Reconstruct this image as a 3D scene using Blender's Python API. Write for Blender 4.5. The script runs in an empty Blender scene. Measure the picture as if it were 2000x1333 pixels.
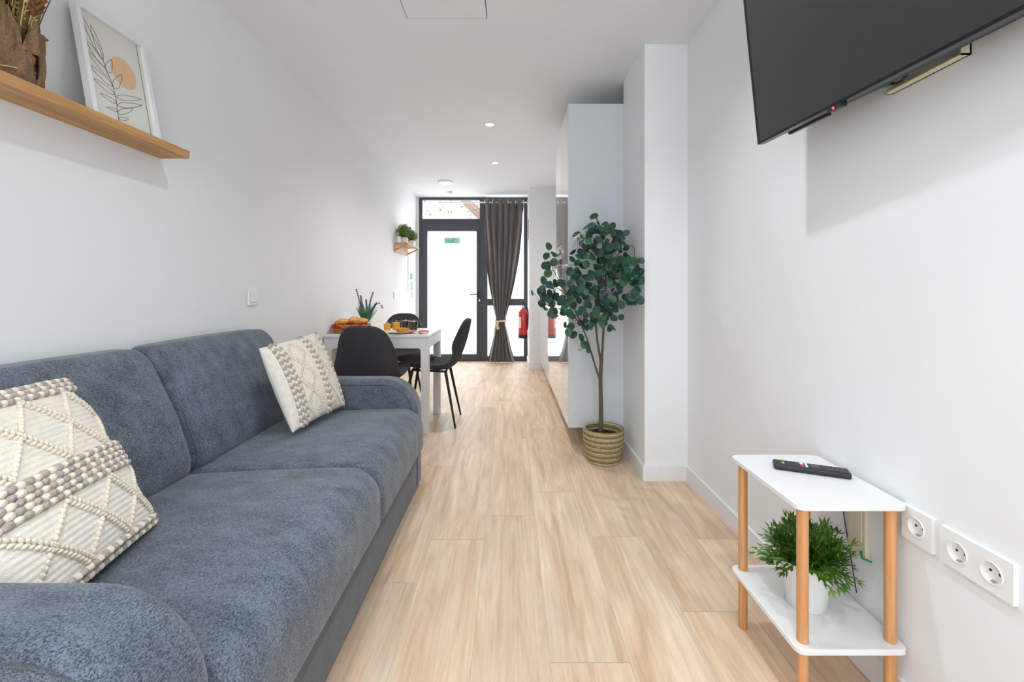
import bpy, math, random
from mathutils import Vector, Matrix, noise
random.seed(7)
PI = math.pi
sc = bpy.context.scene
COL = sc.collection

# ------------------------------------------------------------------ camera, world, exposure
H = 1.067                       # eye height
CX, CY, F = 996.0, 566.0, 889.0 # vanishing point and focal length of the photograph (2000 px wide)
cam_d = bpy.data.cameras.new('camera'); cam = bpy.data.objects.new('camera', cam_d); COL.objects.link(cam)
cam_d.sensor_width = 36; cam_d.lens = F / 2000 * 36
cam_d.shift_x = (1000 - CX) / 2000; cam_d.shift_y = -(666.5 - CY) / 2000
cam_d.clip_start = 0.05; cam_d.clip_end = 100
cam.location = (0, 0, H); cam.rotation_euler = (PI / 2, 0, 0)
sc.camera = cam
sc.view_settings.view_transform = 'Standard'; sc.view_settings.look = 'None'
sc.view_settings.gamma = 1; sc.view_settings.exposure = 0.0
sc.view_settings.use_curve_mapping = False
w = bpy.data.worlds.new('world'); sc.world = w; w.use_nodes = True
bg = w.node_tree.nodes['Background']; bg.inputs[0].default_value = (0.86, 0.93, 1, 1); bg.inputs[1].default_value = 4.0

XL, XR, YB, YF, ZC = -1.385, 0.994, -1.9, 6.82, 2.44   # left wall, right wall, rear wall, far wall, ceiling

def area_light(name, loc, rot, sx, sy, power, col, spread=PI):
    d = bpy.data.lights.new(name, 'AREA'); d.shape = 'RECTANGLE'; d.size = sx; d.size_y = sy
    d.energy = power; d.color = col; d.spread = spread
    o = bpy.data.objects.new(name, d); COL.objects.link(o); o.location = loc; o.rotation_euler = rot
    return o
# added fill behind the camera, tilted to the ceiling; daylight by the glazed entrance
area_light('rear_fill_light', (-0.2, YB + 0.05, 1.35), (PI / 2 + 0.7, 0, 0), 2.1, 2.0, 7, (0.80, 0.90, 1.0))
area_light('entrance_daylight', (-0.45, YF - 0.10, 1.25), (-PI / 2, 0, 0), 1.4, 2.2, 13, (0.93, 0.96, 1.0))
LAMPS = [(-0.42, 1.50), (0.37, 1.52), (-0.17, 3.78), (-0.16, 4.92), (-0.86, 5.93), (-0.45, 0.15), (0.37, 0.15)]
LAMP_W = [7.0, 8.4, 15.5, 8, 4, 8.0, 9.4]

# ------------------------------------------------------------------ material helpers
def srgb(r, g, b):
    return tuple(((c / 255) / 12.92 if c / 255 <= 0.04045 else ((c / 255 + 0.055) / 1.055) ** 2.4) for c in (r, g, b)) + (1,)

def mat(name, col, rough=0.5, metal=0.0, noise_amt=0.06, scale=20.0, bump=0.0, bscale=200.0, coat=0.0, spec=0.5,
        emit=None, estr=0.0, trans=0.0, ior=1.45, stretch=(1, 1, 1), sheen=0.0, alpha=1.0, detail=4):
    m = bpy.data.materials.new(name); m.use_nodes = True
    nt = m.node_tree; b = nt.nodes['Principled BSDF']
    b.inputs['Roughness'].default_value = rough; b.inputs['Metallic'].default_value = metal
    b.inputs['Specular IOR Level'].default_value = spec; b.inputs['IOR'].default_value = ior
    b.inputs['Coat Weight'].default_value = coat; b.inputs['Coat Roughness'].default_value = 0.03
    b.inputs['Transmission Weight'].default_value = trans; b.inputs['Sheen Weight'].default_value = sheen
    tc = nt.nodes.new('ShaderNodeTexCoord'); mp = nt.nodes.new('ShaderNodeMapping')
    nt.links.new(tc.outputs['Object'], mp.inputs[0]); mp.inputs['Scale'].default_value = stretch
    n = nt.nodes.new('ShaderNodeTexNoise'); n.inputs['Scale'].default_value = scale; n.inputs['Detail'].default_value = detail
    nt.links.new(mp.outputs[0], n.inputs['Vector'])
    r = nt.nodes.new('ShaderNodeValToRGB'); r.color_ramp.elements[0].position = 0.3; r.color_ramp.elements[1].position = 0.7
    lo = tuple(max(0, c * (1 - noise_amt)) for c in col[:3]) + (1,); hi = tuple(min(1, c * (1 + noise_amt)) for c in col[:3]) + (1,)
    r.color_ramp.elements[0].color = lo; r.color_ramp.elements[1].color = hi
    nt.links.new(n.outputs[0], r.inputs[0]); nt.links.new(r.outputs[0], b.inputs['Base Color'])
    if bump:
        n2 = nt.nodes.new('ShaderNodeTexNoise'); n2.inputs['Scale'].default_value = bscale; n2.inputs['Detail'].default_value = 3
        nt.links.new(mp.outputs[0], n2.inputs['Vector'])
        bp = nt.nodes.new('ShaderNodeBump'); bp.inputs['Strength'].default_value = bump; bp.inputs['Distance'].default_value = 0.01
        nt.links.new(n2.outputs[0], bp.inputs['Height']); nt.links.new(bp.outputs[0], b.inputs['Normal'])
    if emit:
        b.inputs['Emission Color'].default_value = emit; b.inputs['Emission Strength'].default_value = estr
    return m

def fabric_mat(name, c1, c2, scale=10.0):
    """woven upholstery: fine threads over a soft mottling"""
    m = bpy.data.materials.new(name); m.use_nodes = True; nt = m.node_tree; b = nt.nodes['Principled BSDF']
    b.inputs['Roughness'].default_value = 0.9; b.inputs['Specular IOR Level'].default_value = 0.2
    b.inputs['Sheen Weight'].default_value = 0.25; b.inputs['Sheen Roughness'].default_value = 0.5
    tc = nt.nodes.new('ShaderNodeTexCoord')
    def ns(sc_, st, det, rough=0.6):
        mp = nt.nodes.new('ShaderNodeMapping'); mp.inputs['Scale'].default_value = st
        n = nt.nodes.new('ShaderNodeTexNoise'); n.inputs['Scale'].default_value = sc_; n.inputs['Detail'].default_value = det
        n.inputs['Roughness'].default_value = rough
        nt.links.new(tc.outputs['Object'], mp.inputs[0]); nt.links.new(mp.outputs[0], n.inputs['Vector']); return n
    a = ns(scale, (0.8, 1.6, 1.2), 10, 0.72); t1 = ns(560, (0.28, 1, 1), 2); t2 = ns(560, (1, 0.28, 0.5), 2)
    ad = nt.nodes.new('ShaderNodeMath'); ad.operation = 'ADD'; nt.links.new(t1.outputs[0], ad.inputs[0]); nt.links.new(t2.outputs[0], ad.inputs[1])
    mu = nt.nodes.new('ShaderNodeMath'); mu.operation = 'MULTIPLY_ADD'; mu.inputs[1].default_value = 0.54
    nt.links.new(ad.outputs[0], mu.inputs[0])
    m3 = nt.nodes.new('ShaderNodeMath'); m3.operation = 'MULTIPLY'; m3.inputs[1].default_value = 0.40
    nt.links.new(a.outputs[0], m3.inputs[0]); nt.links.new(m3.outputs[0], mu.inputs[2])
    r = nt.nodes.new('ShaderNodeValToRGB'); e = r.color_ramp.elements
    e[0].position = 0.62; e[0].color = c1; e[1].position = 0.86; e[1].color = c2
    nt.links.new(mu.outputs[0], r.inputs[0]); nt.links.new(r.outputs[0], b.inputs['Base Color'])
    bp = nt.nodes.new('ShaderNodeBump'); bp.inputs['Strength'].default_value = 0.25; bp.inputs['Distance'].default_value = 0.002
    nt.links.new(mu.outputs[0], bp.inputs['Height']); nt.links.new(bp.outputs[0], b.inputs['Normal'])
    return m

def wood_mat(name, c1, c2, stretch, scale=6, rough=0.5):
    m = bpy.data.materials.new(name); m.use_nodes = True; nt = m.node_tree; b = nt.nodes['Principled BSDF']
    b.inputs['Roughness'].default_value = rough
    tc = nt.nodes.new('ShaderNodeTexCoord'); mp = nt.nodes.new('ShaderNodeMapping'); mp.inputs['Scale'].default_value = stretch
    n = nt.nodes.new('ShaderNodeTexNoise'); n.inputs['Scale'].default_value = scale; n.inputs['Detail'].default_value = 8; n.inputs['Distortion'].default_value = 0.6
    nt.links.new(tc.outputs['Object'], mp.inputs[0]); nt.links.new(mp.outputs[0], n.inputs['Vector'])
    r = nt.nodes.new('ShaderNodeValToRGB'); e = r.color_ramp.elements; e[0].position = 0.32; e[0].color = c1; e[1].position = 0.68; e[1].color = c2
    nt.links.new(n.outputs[0], r.inputs[0]); nt.links.new(r.outputs[0], b.inputs['Base Color'])
    return m

def floor_mat():
    m = bpy.data.materials.new('oak_look_tile'); m.use_nodes = True; nt = m.node_tree; b = nt.nodes['Principled BSDF']
    b.inputs['Specular IOR Level'].default_value = 0.3
    L = nt.links.new
    tc = nt.nodes.new('ShaderNodeTexCoord'); at = nt.nodes.new('ShaderNodeAttribute'); at.attribute_name = 'plank'
    sep = nt.nodes.new('ShaderNodeSeparateXYZ'); L(tc.outputs['Object'], sep.inputs[0])
    off = nt.nodes.new('ShaderNodeMath'); off.operation = 'MULTIPLY'; off.inputs[1].default_value = 37.0; L(at.outputs['Fac'], off.inputs[0])
    def grain(sx, sy, scale, det, dist, rough=0.6):
        x = nt.nodes.new('ShaderNodeMath'); x.operation = 'MULTIPLY'; x.inputs[1].default_value = sx; L(sep.outputs[0], x.inputs[0])
        y = nt.nodes.new('ShaderNodeMath'); y.operation = 'MULTIPLY'; y.inputs[1].default_value = sy; L(sep.outputs[1], y.inputs[0])
        c = nt.nodes.new('ShaderNodeCombineXYZ'); L(x.outputs[0], c.inputs[0]); L(y.outputs[0], c.inputs[1]); L(off.outputs[0], c.inputs[2])
        n = nt.nodes.new('ShaderNodeTexNoise'); n.inputs['Scale'].default_value = scale; n.inputs['Detail'].default_value = det
        n.inputs['Distortion'].default_value = dist; n.inputs['Roughness'].default_value = rough
        L(c.outputs[0], n.inputs['Vector']); return n
    g1 = grain(7, 0.8, 1.6, 5, 1.2); g2 = grain(50, 2.0, 1.5, 6, 0.5, 0.7); g3 = grain(3.2, 1.3, 1.0, 2, 0.3); kn = grain(14, 5.0, 1.0, 2, 0.5)
    r1 = nt.nodes.new('ShaderNodeValToRGB'); e = r1.color_ramp.elements
    e[0].position = 0.30; e[0].color = srgb(206, 172, 138); e[1].position = 0.70; e[1].color = srgb(236, 216, 190)
    e2 = r1.color_ramp.elements.new(0.47); e2.color = srgb(223, 195, 164)
    L(g1.outputs[0], r1.inputs[0])
    r2 = nt.nodes.new('ShaderNodeValToRGB'); e = r2.color_ramp.elements
    e[0].position = 0.33; e[0].color = (0.82, 0.79, 0.76, 1); e[1].position = 0.62; e[1].color = (1.03, 1.03, 1.03, 1); L(g2.outputs[0], r2.inputs[0])
    r3 = nt.nodes.new('ShaderNodeValToRGB'); e = r3.color_ramp.elements
    e[0].position = 0.35; e[0].color = (0.90, 0.89, 0.89, 1); e[1].position = 0.65; e[1].color = (1.06, 1.05, 1.04, 1); L(g3.outputs[0], r3.inputs[0])
    r4 = nt.nodes.new('ShaderNodeValToRGB'); e = r4.color_ramp.elements
    e[0].position = 0.20; e[0].color = (0.66, 0.58, 0.52, 1); e[1].position = 0.27; e[1].color = (1, 1, 1, 1); L(kn.outputs[0], r4.inputs[0])
    cur = r1.outputs[0]
    for r in (r2, r3, r4):
        mx = nt.nodes.new('ShaderNodeMix'); mx.data_type = 'RGBA'; mx.blend_type = 'MULTIPLY'; mx.inputs[0].default_value = 0.85
        L(cur, mx.inputs[6]); L(r.outputs[0], mx.inputs[7]); cur = mx.outputs[2]
    tone = nt.nodes.new('ShaderNodeMapRange'); tone.inputs[3].default_value = 0.925; tone.inputs[4].default_value = 1.05; L(at.outputs['Fac'], tone.inputs[0])
    hs = nt.nodes.new('ShaderNodeHueSaturation'); L(tone.outputs[0], hs.inputs['Value']); L(cur, hs.inputs['Color']); hs.inputs['Saturation'].default_value = 0.95
    L(hs.outputs[0], b.inputs['Base Color'])
    rr = nt.nodes.new('ShaderNodeMapRange'); rr.inputs[3].default_value = 0.52; rr.inputs[4].default_value = 0.42; L(g2.outputs[0], rr.inputs[0]); L(rr.outputs[0], b.inputs['Roughness'])
    bp = nt.nodes.new('ShaderNodeBump'); bp.inputs['Strength'].default_value = 0.10; bp.inputs['Distance'].default_value = 0.003
    L(g2.outputs[0], bp.inputs['Height']); L(bp.outputs[0], b.inputs['Normal'])
    return m

M = {}
M['wall'] = mat('white_paint', (0.865, 0.875, 0.885, 1), 0.7, noise_amt=0.008, scale=3, bump=0.03, bscale=400)
M['ceil'] = mat('ceiling_paint', (0.87, 0.885, 0.90, 1), 0.85, noise_amt=0.008, scale=3)
M['white'] = mat('white_lacquer', (0.82, 0.82, 0.81, 1), 0.35, noise_amt=0.01)
M['skirt'] = mat('skirting_white', (0.84, 0.84, 0.84, 1), 0.35, noise_amt=0.01)
M['gloss'] = mat('high_gloss_white', (0.76, 0.76, 0.74, 1), 0.05, noise_amt=0.005, coat=1.0, spec=1.0, ior=1.9)
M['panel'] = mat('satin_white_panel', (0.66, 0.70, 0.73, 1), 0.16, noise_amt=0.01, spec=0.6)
M['grout'] = mat('grout', srgb(196, 184, 170), 0.9)
M['floor'] = floor_mat()
M['sofa'] = fabric_mat('blue_grey_chenille', srgb(49, 56, 66), srgb(119, 128, 140))
M['sofa_dk'] = fabric_mat('blue_grey_chenille_side', srgb(62, 67, 74), srgb(96, 101, 108))
M['sofa_gap'] = mat('sofa_shadow_line', srgb(30, 32, 38), 0.95)  # near-black plinth colour stands in for the shadow line under the base
M['oak'] = wood_mat('oak_veneer', srgb(172, 124, 72), srgb(214, 166, 108), (14, 0.8, 14), 3)
M['oak_v'] = wood_mat('oak_upright', srgb(172, 130, 90), srgb(214, 170, 124), (14, 14, 0.8), 3)
M['beech'] = wood_mat('beech_dowel', srgb(200, 140, 88), srgb(224, 166, 112), (30, 30, 1.2), 3, 0.4)
M['cream'] = mat('cream_cotton', srgb(238, 232, 218), 0.95, noise_amt=0.06, scale=60, bump=0.4, bscale=500, sheen=0.2)
M['wool'] = mat('ivory_wool', srgb(241, 230, 211), 0.95, noise_amt=0.08, scale=120, bump=0.5, bscale=300)
M['taupe'] = mat('taupe_wool', srgb(182, 172, 165), 0.95, noise_amt=0.18, scale=120, bump=0.5, bscale=300)
M['anth'] = mat('anthracite_aluminium', srgb(70, 72, 80), 0.4, noise_amt=0.03)
M['curtain'] = mat('charcoal_curtain', srgb(124, 119, 118), 0.85, noise_amt=0.1, scale=300, bump=0.1, bscale=600, sheen=0.2)
M['chrome'] = mat('chrome', (0.8, 0.8, 0.82, 1), 0.15, metal=1.0, noise_amt=0.01)
M['blackpl'] = mat('black_plastic', srgb(34, 36, 40), 0.4, noise_amt=0.05)
M['tvback'] = mat('tv_back_plastic', srgb(46, 48, 54), 0.55, noise_amt=0.05, bump=0.1, bscale=600)
M['screen'] = mat('tv_screen', srgb(56, 55, 55), 0.38, noise_amt=0.02, spec=0.35)
M['bezel'] = mat('tv_bezel', srgb(14, 20, 26), 0.2, noise_amt=0.02)
M['red'] = mat('extinguisher_red', srgb(196, 40, 34), 0.25, noise_amt=0.03, coat=0.5)
M['redcloth'] = mat('red_cloth', srgb(198, 20, 20), 0.9, noise_amt=0.1, scale=80)
M['chairfab'] = mat('charcoal_felt', srgb(62, 60, 64), 0.95, noise_amt=0.2, scale=350, bump=0.2, bscale=700)
M['chairleg'] = mat('black_metal', srgb(28, 26, 28), 0.4, noise_amt=0.03)
M['leaf'] = mat('eucalyptus_leaf', srgb(50, 92, 66), 0.42, noise_amt=0.4, scale=14, detail=2, spec=0.5)
M['leaf2'] = mat('eucalyptus_leaf_blue', srgb(42, 76, 74), 0.42, noise_amt=0.4, scale=14, detail=2, spec=0.5)
M['bark'] = mat('bark', srgb(96, 84, 64), 0.85, noise_amt=0.25, scale=40, stretch=(1, 1, 0.2), bump=0.5, bscale=60)
M['soil'] = mat('soil', srgb(34, 26, 22), 1.0, noise_amt=0.4, scale=80, bump=0.6, bscale=90)
M['rope'] = mat('seagrass_rope', srgb(196, 182, 140), 0.9, noise_amt=0.25, scale=90, bump=0.7, bscale=250)
M['rope2'] = mat('seagrass_rope_dark', srgb(150, 132, 92), 0.9, noise_amt=0.25, scale=90, bump=0.7, bscale=250)
M['grass'] = mat('artificial_grass', srgb(78, 122, 36), 0.45, noise_amt=0.65, scale=30, detail=2)
M['topiary'] = mat('boxwood_green', srgb(84, 112, 44), 0.7, noise_amt=0.5, scale=60)
M['pot'] = mat('white_pot', (0.82, 0.82, 0.82, 1), 0.35, noise_amt=0.01)
M['switch'] = mat('switch_plastic', (0.86, 0.86, 0.855, 1), 0.25, noise_amt=0.005)
M['hole'] = mat('dark_hole', srgb(30, 30, 30), 0.6)
M['steel'] = mat('contact_steel', (0.5, 0.5, 0.5, 1), 0.35, metal=1.0)
M['boxcream'] = mat('cream_box_plastic', srgb(222, 214, 188), 0.4, noise_amt=0.02)
M['green'] = mat('green_wire', srgb(30, 150, 90), 0.4)
M['burlap'] = mat('burlap', srgb(158, 126, 96), 0.95, noise_amt=0.25, scale=160, bump=0.8, bscale=500)
M['straw'] = mat('dry_straw', srgb(206, 178, 116), 0.8, noise_amt=0.2)
M['olive'] = mat('dried_green', srgb(122, 118, 56), 0.8, noise_amt=0.3)
M['dbrown'] = mat('dried_brown', srgb(112, 78, 48), 0.9, noise_amt=0.3)
M['dgrey'] = mat('dried_blue_grey', srgb(96, 98, 92), 0.9, noise_amt=0.3)
M['paper'] = mat('print_paper', srgb(222, 221, 214), 0.8, noise_amt=0.01)
M['peach'] = mat('peach_ink', srgb(226, 186, 150), 0.8, noise_amt=0.05, scale=50)
M['ink'] = mat('line_ink', srgb(90, 80, 78), 0.8)
M['frame'] = mat('frame_white', (0.83, 0.84, 0.84, 1), 0.4, noise_amt=0.01)
M['wicker'] = wood_mat('wicker', srgb(150, 90, 46), srgb(206, 160, 104), (60, 60, 60), 3, 0.7)
M['bread'] = mat('bread_crust', srgb(226, 164, 96), 0.7, noise_amt=0.3, scale=40, bump=0.3, bscale=80)
M['croissant'] = mat('croissant_crust', srgb(216, 146, 66), 0.6, noise_amt=0.25, scale=60)
M['plate'] = mat('stoneware', srgb(226, 216, 204), 0.35, noise_amt=0.03)
M['pink'] = mat('red_napkin', srgb(204, 84, 92), 0.9, noise_amt=0.15, scale=90)
M['mat_'] = mat('placemat_cream', srgb(232, 226, 212), 0.9, noise_amt=0.05)
M['juice'] = mat('orange_juice', srgb(250, 176, 20), 0.3, noise_amt=0.05, sheen=0)
M['coffee'] = mat('black_coffee', srgb(40, 20, 16), 0.15, noise_amt=0.1)
M['lav'] = mat('lavender_purple', srgb(108, 98, 128), 0.9, noise_amt=0.3)
M['lavg'] = mat('lavender_leaf', srgb(96, 142, 108), 0.8, noise_amt=0.35)
M['exit'] = mat('exit_sign_green_bloom', srgb(104, 204, 176), 0.5)  # green lightened to pale teal; bloom from the bright glass put into the colour
M['exitw'] = mat('exit_sign_white', (0.9, 0.9, 0.9, 1), 0.5)
M['blue'] = mat('notice_blue', srgb(90, 160, 206), 0.6)
M['darkred'] = mat('sign_dark_red', srgb(128, 44, 52), 0.6)
M['tie'] = mat('cream_rope_tie', srgb(214, 198, 164), 0.9, noise_amt=0.2, bump=0.4)
M['worktop'] = mat('white_worktop', (0.8, 0.8, 0.8, 1), 0.25)
M['ovenglass'] = mat('oven_glass', srgb(16, 16, 18), 0.06, noise_amt=0.01)
M['paving'] = mat('pale_paving', (0.6, 0.6, 0.6, 1), 0.9, noise_amt=0.1)
M['facade'] = mat('pale_facade', (0.75, 0.74, 0.72, 1), 0.9)
M['lamp_on'] = mat('lamp_diffuser', (1, 1, 1, 1), 0.5, emit=(1, 0.97, 0.92, 1), estr=9)
M['ledred'] = mat('standby_red', srgb(200, 20, 20), 0.4, emit=(1, 0.05, 0.06, 1), estr=2.5)
M['btn'] = mat('button_grey', srgb(86, 90, 96), 0.5); M['btnw'] = mat('button_white', (0.8, 0.8, 0.8, 1), 0.5)
M['btnr'] = mat('button_red', srgb(210, 60, 66), 0.5); M['btny'] = mat('button_yellow', srgb(214, 206, 70), 0.5)
M['btng'] = mat('button_green', srgb(60, 160, 80), 0.5); M['btnb'] = mat('button_blue', srgb(50, 96, 170), 0.5)

def glass_mat(name, frosted):
    m = bpy.data.materials.new(name); m.use_nodes = True; nt = m.node_tree; nt.nodes.clear()
    out = nt.nodes.new('ShaderNodeOutputMaterial'); mix = nt.nodes.new('ShaderNodeMixShader')
    tr = nt.nodes.new('ShaderNodeBsdfTransparent'); L = nt.links.new
    n = nt.nodes.new('ShaderNodeTexNoise'); n.inputs['Scale'].default_value = 4
    mr = nt.nodes.new('ShaderNodeMapRange'); L(n.outputs[0], mr.inputs[0])
    if frosted:
        o = nt.nodes.new('ShaderNodeBsdfTranslucent'); o.inputs[0].default_value = (1, 1, 1, 1)
        mr.inputs[3].default_value = 0.52; mr.inputs[4].default_value = 0.48
    else:
        o = nt.nodes.new('ShaderNodeBsdfGlossy'); o.inputs['Roughness'].default_value = 0.02
        mr.inputs[3].default_value = 0.05; mr.inputs[4].default_value = 0.04
    L(mr.outputs[0], mix.inputs[0]); L(tr.outputs[0], mix.inputs[1]); L(o.outputs[0], mix.inputs[2]); L(mix.outputs[0], out.inputs[0])
    return m
M['clear'] = glass_mat('clear_glass', False); M['frost'] = glass_mat('frosted_glass', True)

# ------------------------------------------------------------------ mesh helpers
class MB:
    def __init__(s): s.v = []; s.f = []; s.m = []; s.wn = False
    def add(s, vs, fs, mi=0):
        o = len(s.v); s.v += [tuple(v) for v in vs]
        for f in fs: s.f.append([i + o for i in f]); s.m.append(mi)
        return s
    def box(s, x0, x1, y0, y1, z0, z1, mi=0, bev=0.0):
        if bev:
            s.wn = True
            c = ((x0 + x1) / 2, (y0 + y1) / 2, (z0 + z1) / 2)
            return s.rbox(c, (abs(x1 - x0) / 2, abs(y1 - y0) / 2, abs(z1 - z0) / 2), bev, 1, 2, mi)
        vs = [(x, y, z) for x in (x0, x1) for y in (y0, y1) for z in (z0, z1)]
        return s.add(vs, [(0, 1, 3, 2), (4, 6, 7, 5), (0, 4, 5, 1), (2, 3, 7, 6), (0, 2, 6, 4), (1, 5, 7, 3)], mi)
    def rbox(s, c, h, r, n=6, m=4, mi=0, fn=None):
        """rounded box as one clean grid; fn(p, q) reshapes a point (q = position in -1..1)"""
        r = min(r, *h)
        ax = []
        for k in range(3):
            inn = h[k] - r
            l = [-inn - r * math.tan(PI / 4 * (m - i) / m) for i in range(m)]
            if inn > 1e-9: l += [-inn + 2 * inn * i / n for i in range(n + 1)]
            else: l += [0.0]
            l += [inn + r * math.tan(PI / 4 * (i + 1) / m) for i in range(m)]
            ax.append(l)
        idx = {}; vs = []
        def vid(a, b_, c_):
            key = (a, b_, c_)
            if key not in idx:
                q = [ax[0][a], ax[1][b_], ax[2][c_]]
                inner = [max(-(h[k] - r), min(h[k] - r, q[k])) for k in range(3)]
                d = Vector([q[k] - inner[k] for k in range(3)])
                if d.length > 1e-9: d.normalize()
                p = Vector(inner) + d * r
                qq = Vector([p[k] / h[k] for k in range(3)])
                p = Vector(c) + p
                if fn: p = Vector(fn(p, qq))
                idx[key] = len(vs); vs.append(tuple(p))
            return idx[key]
        fs = []
        N = [len(a) for a in ax]
        for i in range(N[0] - 1):
            for j in range(N[1] - 1):
                fs.append((vid(i, j, 0), vid(i, j + 1, 0), vid(i + 1, j + 1, 0), vid(i + 1, j, 0)))
                k = N[2] - 1; fs.append((vid(i, j, k), vid(i + 1, j, k), vid(i + 1, j + 1, k), vid(i, j + 1, k)))
        for i in range(N[0] - 1):
            for k in range(N[2] - 1):
                fs.append((vid(i, 0, k), vid(i + 1, 0, k), vid(i + 1, 0, k + 1), vid(i, 0, k + 1)))
                j = N[1] - 1; fs.append((vid(i, j, k), vid(i, j, k + 1), vid(i + 1, j, k + 1), vid(i + 1, j, k)))
        for j in range(N[1] - 1):
            for k in range(N[2] - 1):
                fs.append((vid(0, j, k), vid(0, j, k + 1), vid(0, j + 1, k + 1), vid(0, j + 1, k)))
                i = N[0] - 1; fs.append((vid(i, j, k), vid(i, j + 1, k), vid(i, j + 1, k + 1), vid(i, j, k + 1)))
        return s.add(vs, fs, mi)
    def tube(s, pts, r, n=8, mi=0, caps=True):
        pts = [Vector(p) for p in pts]; rs = r if isinstance(r, (list, tuple)) else [r] * len(pts)
        vs = []; fs = []
        up = Vector((0, 0, 1)); prev = None
        for i, p in enumerate(pts):
            t = (pts[min(i + 1, len(pts) - 1)] - pts[max(i - 1, 0)])
            if t.length < 1e-9: t = Vector((0, 0, 1))
            t.normalize()
            if prev is None:
                a = up.cross(t)
                if a.length < 1e-3: a = Vector((1, 0, 0)).cross(t)
            else:
                a = prev - t * prev.dot(t)
                if a.length < 1e-6: a = up.cross(t)
            a.normalize(); prev = a; b = t.cross(a)
            for k in range(n):
                an = 2 * PI * k / n; vs.append(p + (a * math.cos(an) + b * math.sin(an)) * rs[i])
        for i in range(len(pts) - 1):
            for k in range(n):
                k2 = (k + 1) % n; fs.append((i * n + k, i * n + k2, (i + 1) * n + k2, (i + 1) * n + k))
        if caps: fs.append(tuple(range(n))[::-1]); fs.append(tuple(range((len(pts) - 1) * n, len(pts) * n)))
        return s.add(vs, fs, mi)
    def lathe(s, prof, c=(0, 0, 0), n=24, mi=0, fn=None, caps=True):
        vs = []; fs = []
        for (r, z) in prof:
            for k in range(n):
                a = 2 * PI * k / n; p = (c[0] + r * math.cos(a), c[1] + r * math.sin(a), c[2] + z)
                vs.append(fn(p, a, r, z) if fn else p)
        for i in range(len(prof) - 1):
            for k in range(n):
                k2 = (k + 1) % n; fs.append((i * n + k, i * n + k2, (i + 1) * n + k2, (i + 1) * n + k))
        if caps: fs.append(tuple(range(n))[::-1]); fs.append(tuple(range((len(prof) - 1) * n, len(prof) * n)))
        return s.add(vs, fs, mi)
    def ell(s, c, ax, n=8, m=5, mi=0):
        """ellipsoid with three axis vectors"""
        ax = [Vector(a) for a in ax]; c = Vector(c); vs = []; fs = []
        for i in range(m + 1):
            th = PI * i / m
            for k in range(n):
                ph = 2 * PI * k / n
                vs.append(c + ax[0] * math.sin(th) * math.cos(ph) + ax[1] * math.sin(th) * math.sin(ph) + ax[2] * math.cos(th))
        for i in range(m):
            for k in range(n):
                k2 = (k + 1) % n; fs.append((i * n + k, i * n + k2, (i + 1) * n + k2, (i + 1) * n + k))
        return s.add(vs, fs, mi)
    def sph(s, c, r, n=12, m=8, mi=0): return s.ell(c, ((r, 0, 0), (0, r, 0), (0, 0, r)), n, m, mi)
    def build(s, name, mats, parent=None, smooth=True, label=None):
        me = bpy.data.meshes.new(name); me.from_pydata(s.v, [], s.f)
        if not isinstance(mats, (list, tuple)): mats = [mats]
        for m in mats: me.materials.append(M[m] if isinstance(m, str) else m)
        me.polygons.foreach_set('material_index', s.m)
        if smooth:
            me.polygons.foreach_set('use_smooth', [True] * len(me.polygons))
            me.update()
            try: me.set_sharp_from_angle(angle=math.radians(38))
            except Exception: pass
        me.update()
        o = bpy.data.objects.new(name, me); COL.objects.link(o)
        if s.wn and smooth:
            md = o.modifiers.new('flat_faces', 'WEIGHTED_NORMAL'); md.keep_sharp = True; md.weight = 60
        if parent: o.parent = parent
        if label: o['label'] = label
        return o

def tag(o, label, cat, group=None, kind=None):
    o['label'] = label; o['category'] = cat
    if group: o['group'] = group
    if kind: o['kind'] = kind
    return o
def thing(name, label, cat, loc=(0, 0, 0), rz=0, group=None):
    o = bpy.data.objects.new(name, None); o.empty_display_size = 0.1; COL.objects.link(o)
    o.location = loc; o.rotation_euler = (0, 0, rz)
    return tag(o, label, cat, group)
def struct(o):
    o['kind'] = 'structure'; return o
def copy_tree(o, parent=None):
    c = o.copy(); COL.objects.link(c)
    if parent: c.parent = parent
    for ch in list(o.children): copy_tree(ch, c)
    return c
def text_mesh(name, body, size, mt, parent, matrix, depth=0.0005, align='LEFT'):
    cu = bpy.data.curves.new(name, 'FONT'); cu.body = body; cu.size = size; cu.extrude = depth; cu.align_x = align; cu.resolution_u = 3
    t = bpy.data.objects.new(name + '_src', cu); COL.objects.link(t)
    bpy.context.view_layer.update()
    me = bpy.data.meshes.new_from_object(t.evaluated_get(bpy.context.evaluated_depsgraph_get()))
    bpy.data.objects.remove(t); bpy.data.curves.remove(cu)
    me.materials.clear(); me.materials.append(M[mt]); me.transform(matrix)
    o = bpy.data.objects.new(name, me); COL.objects.link(o); o.parent = parent
    return o

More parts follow.
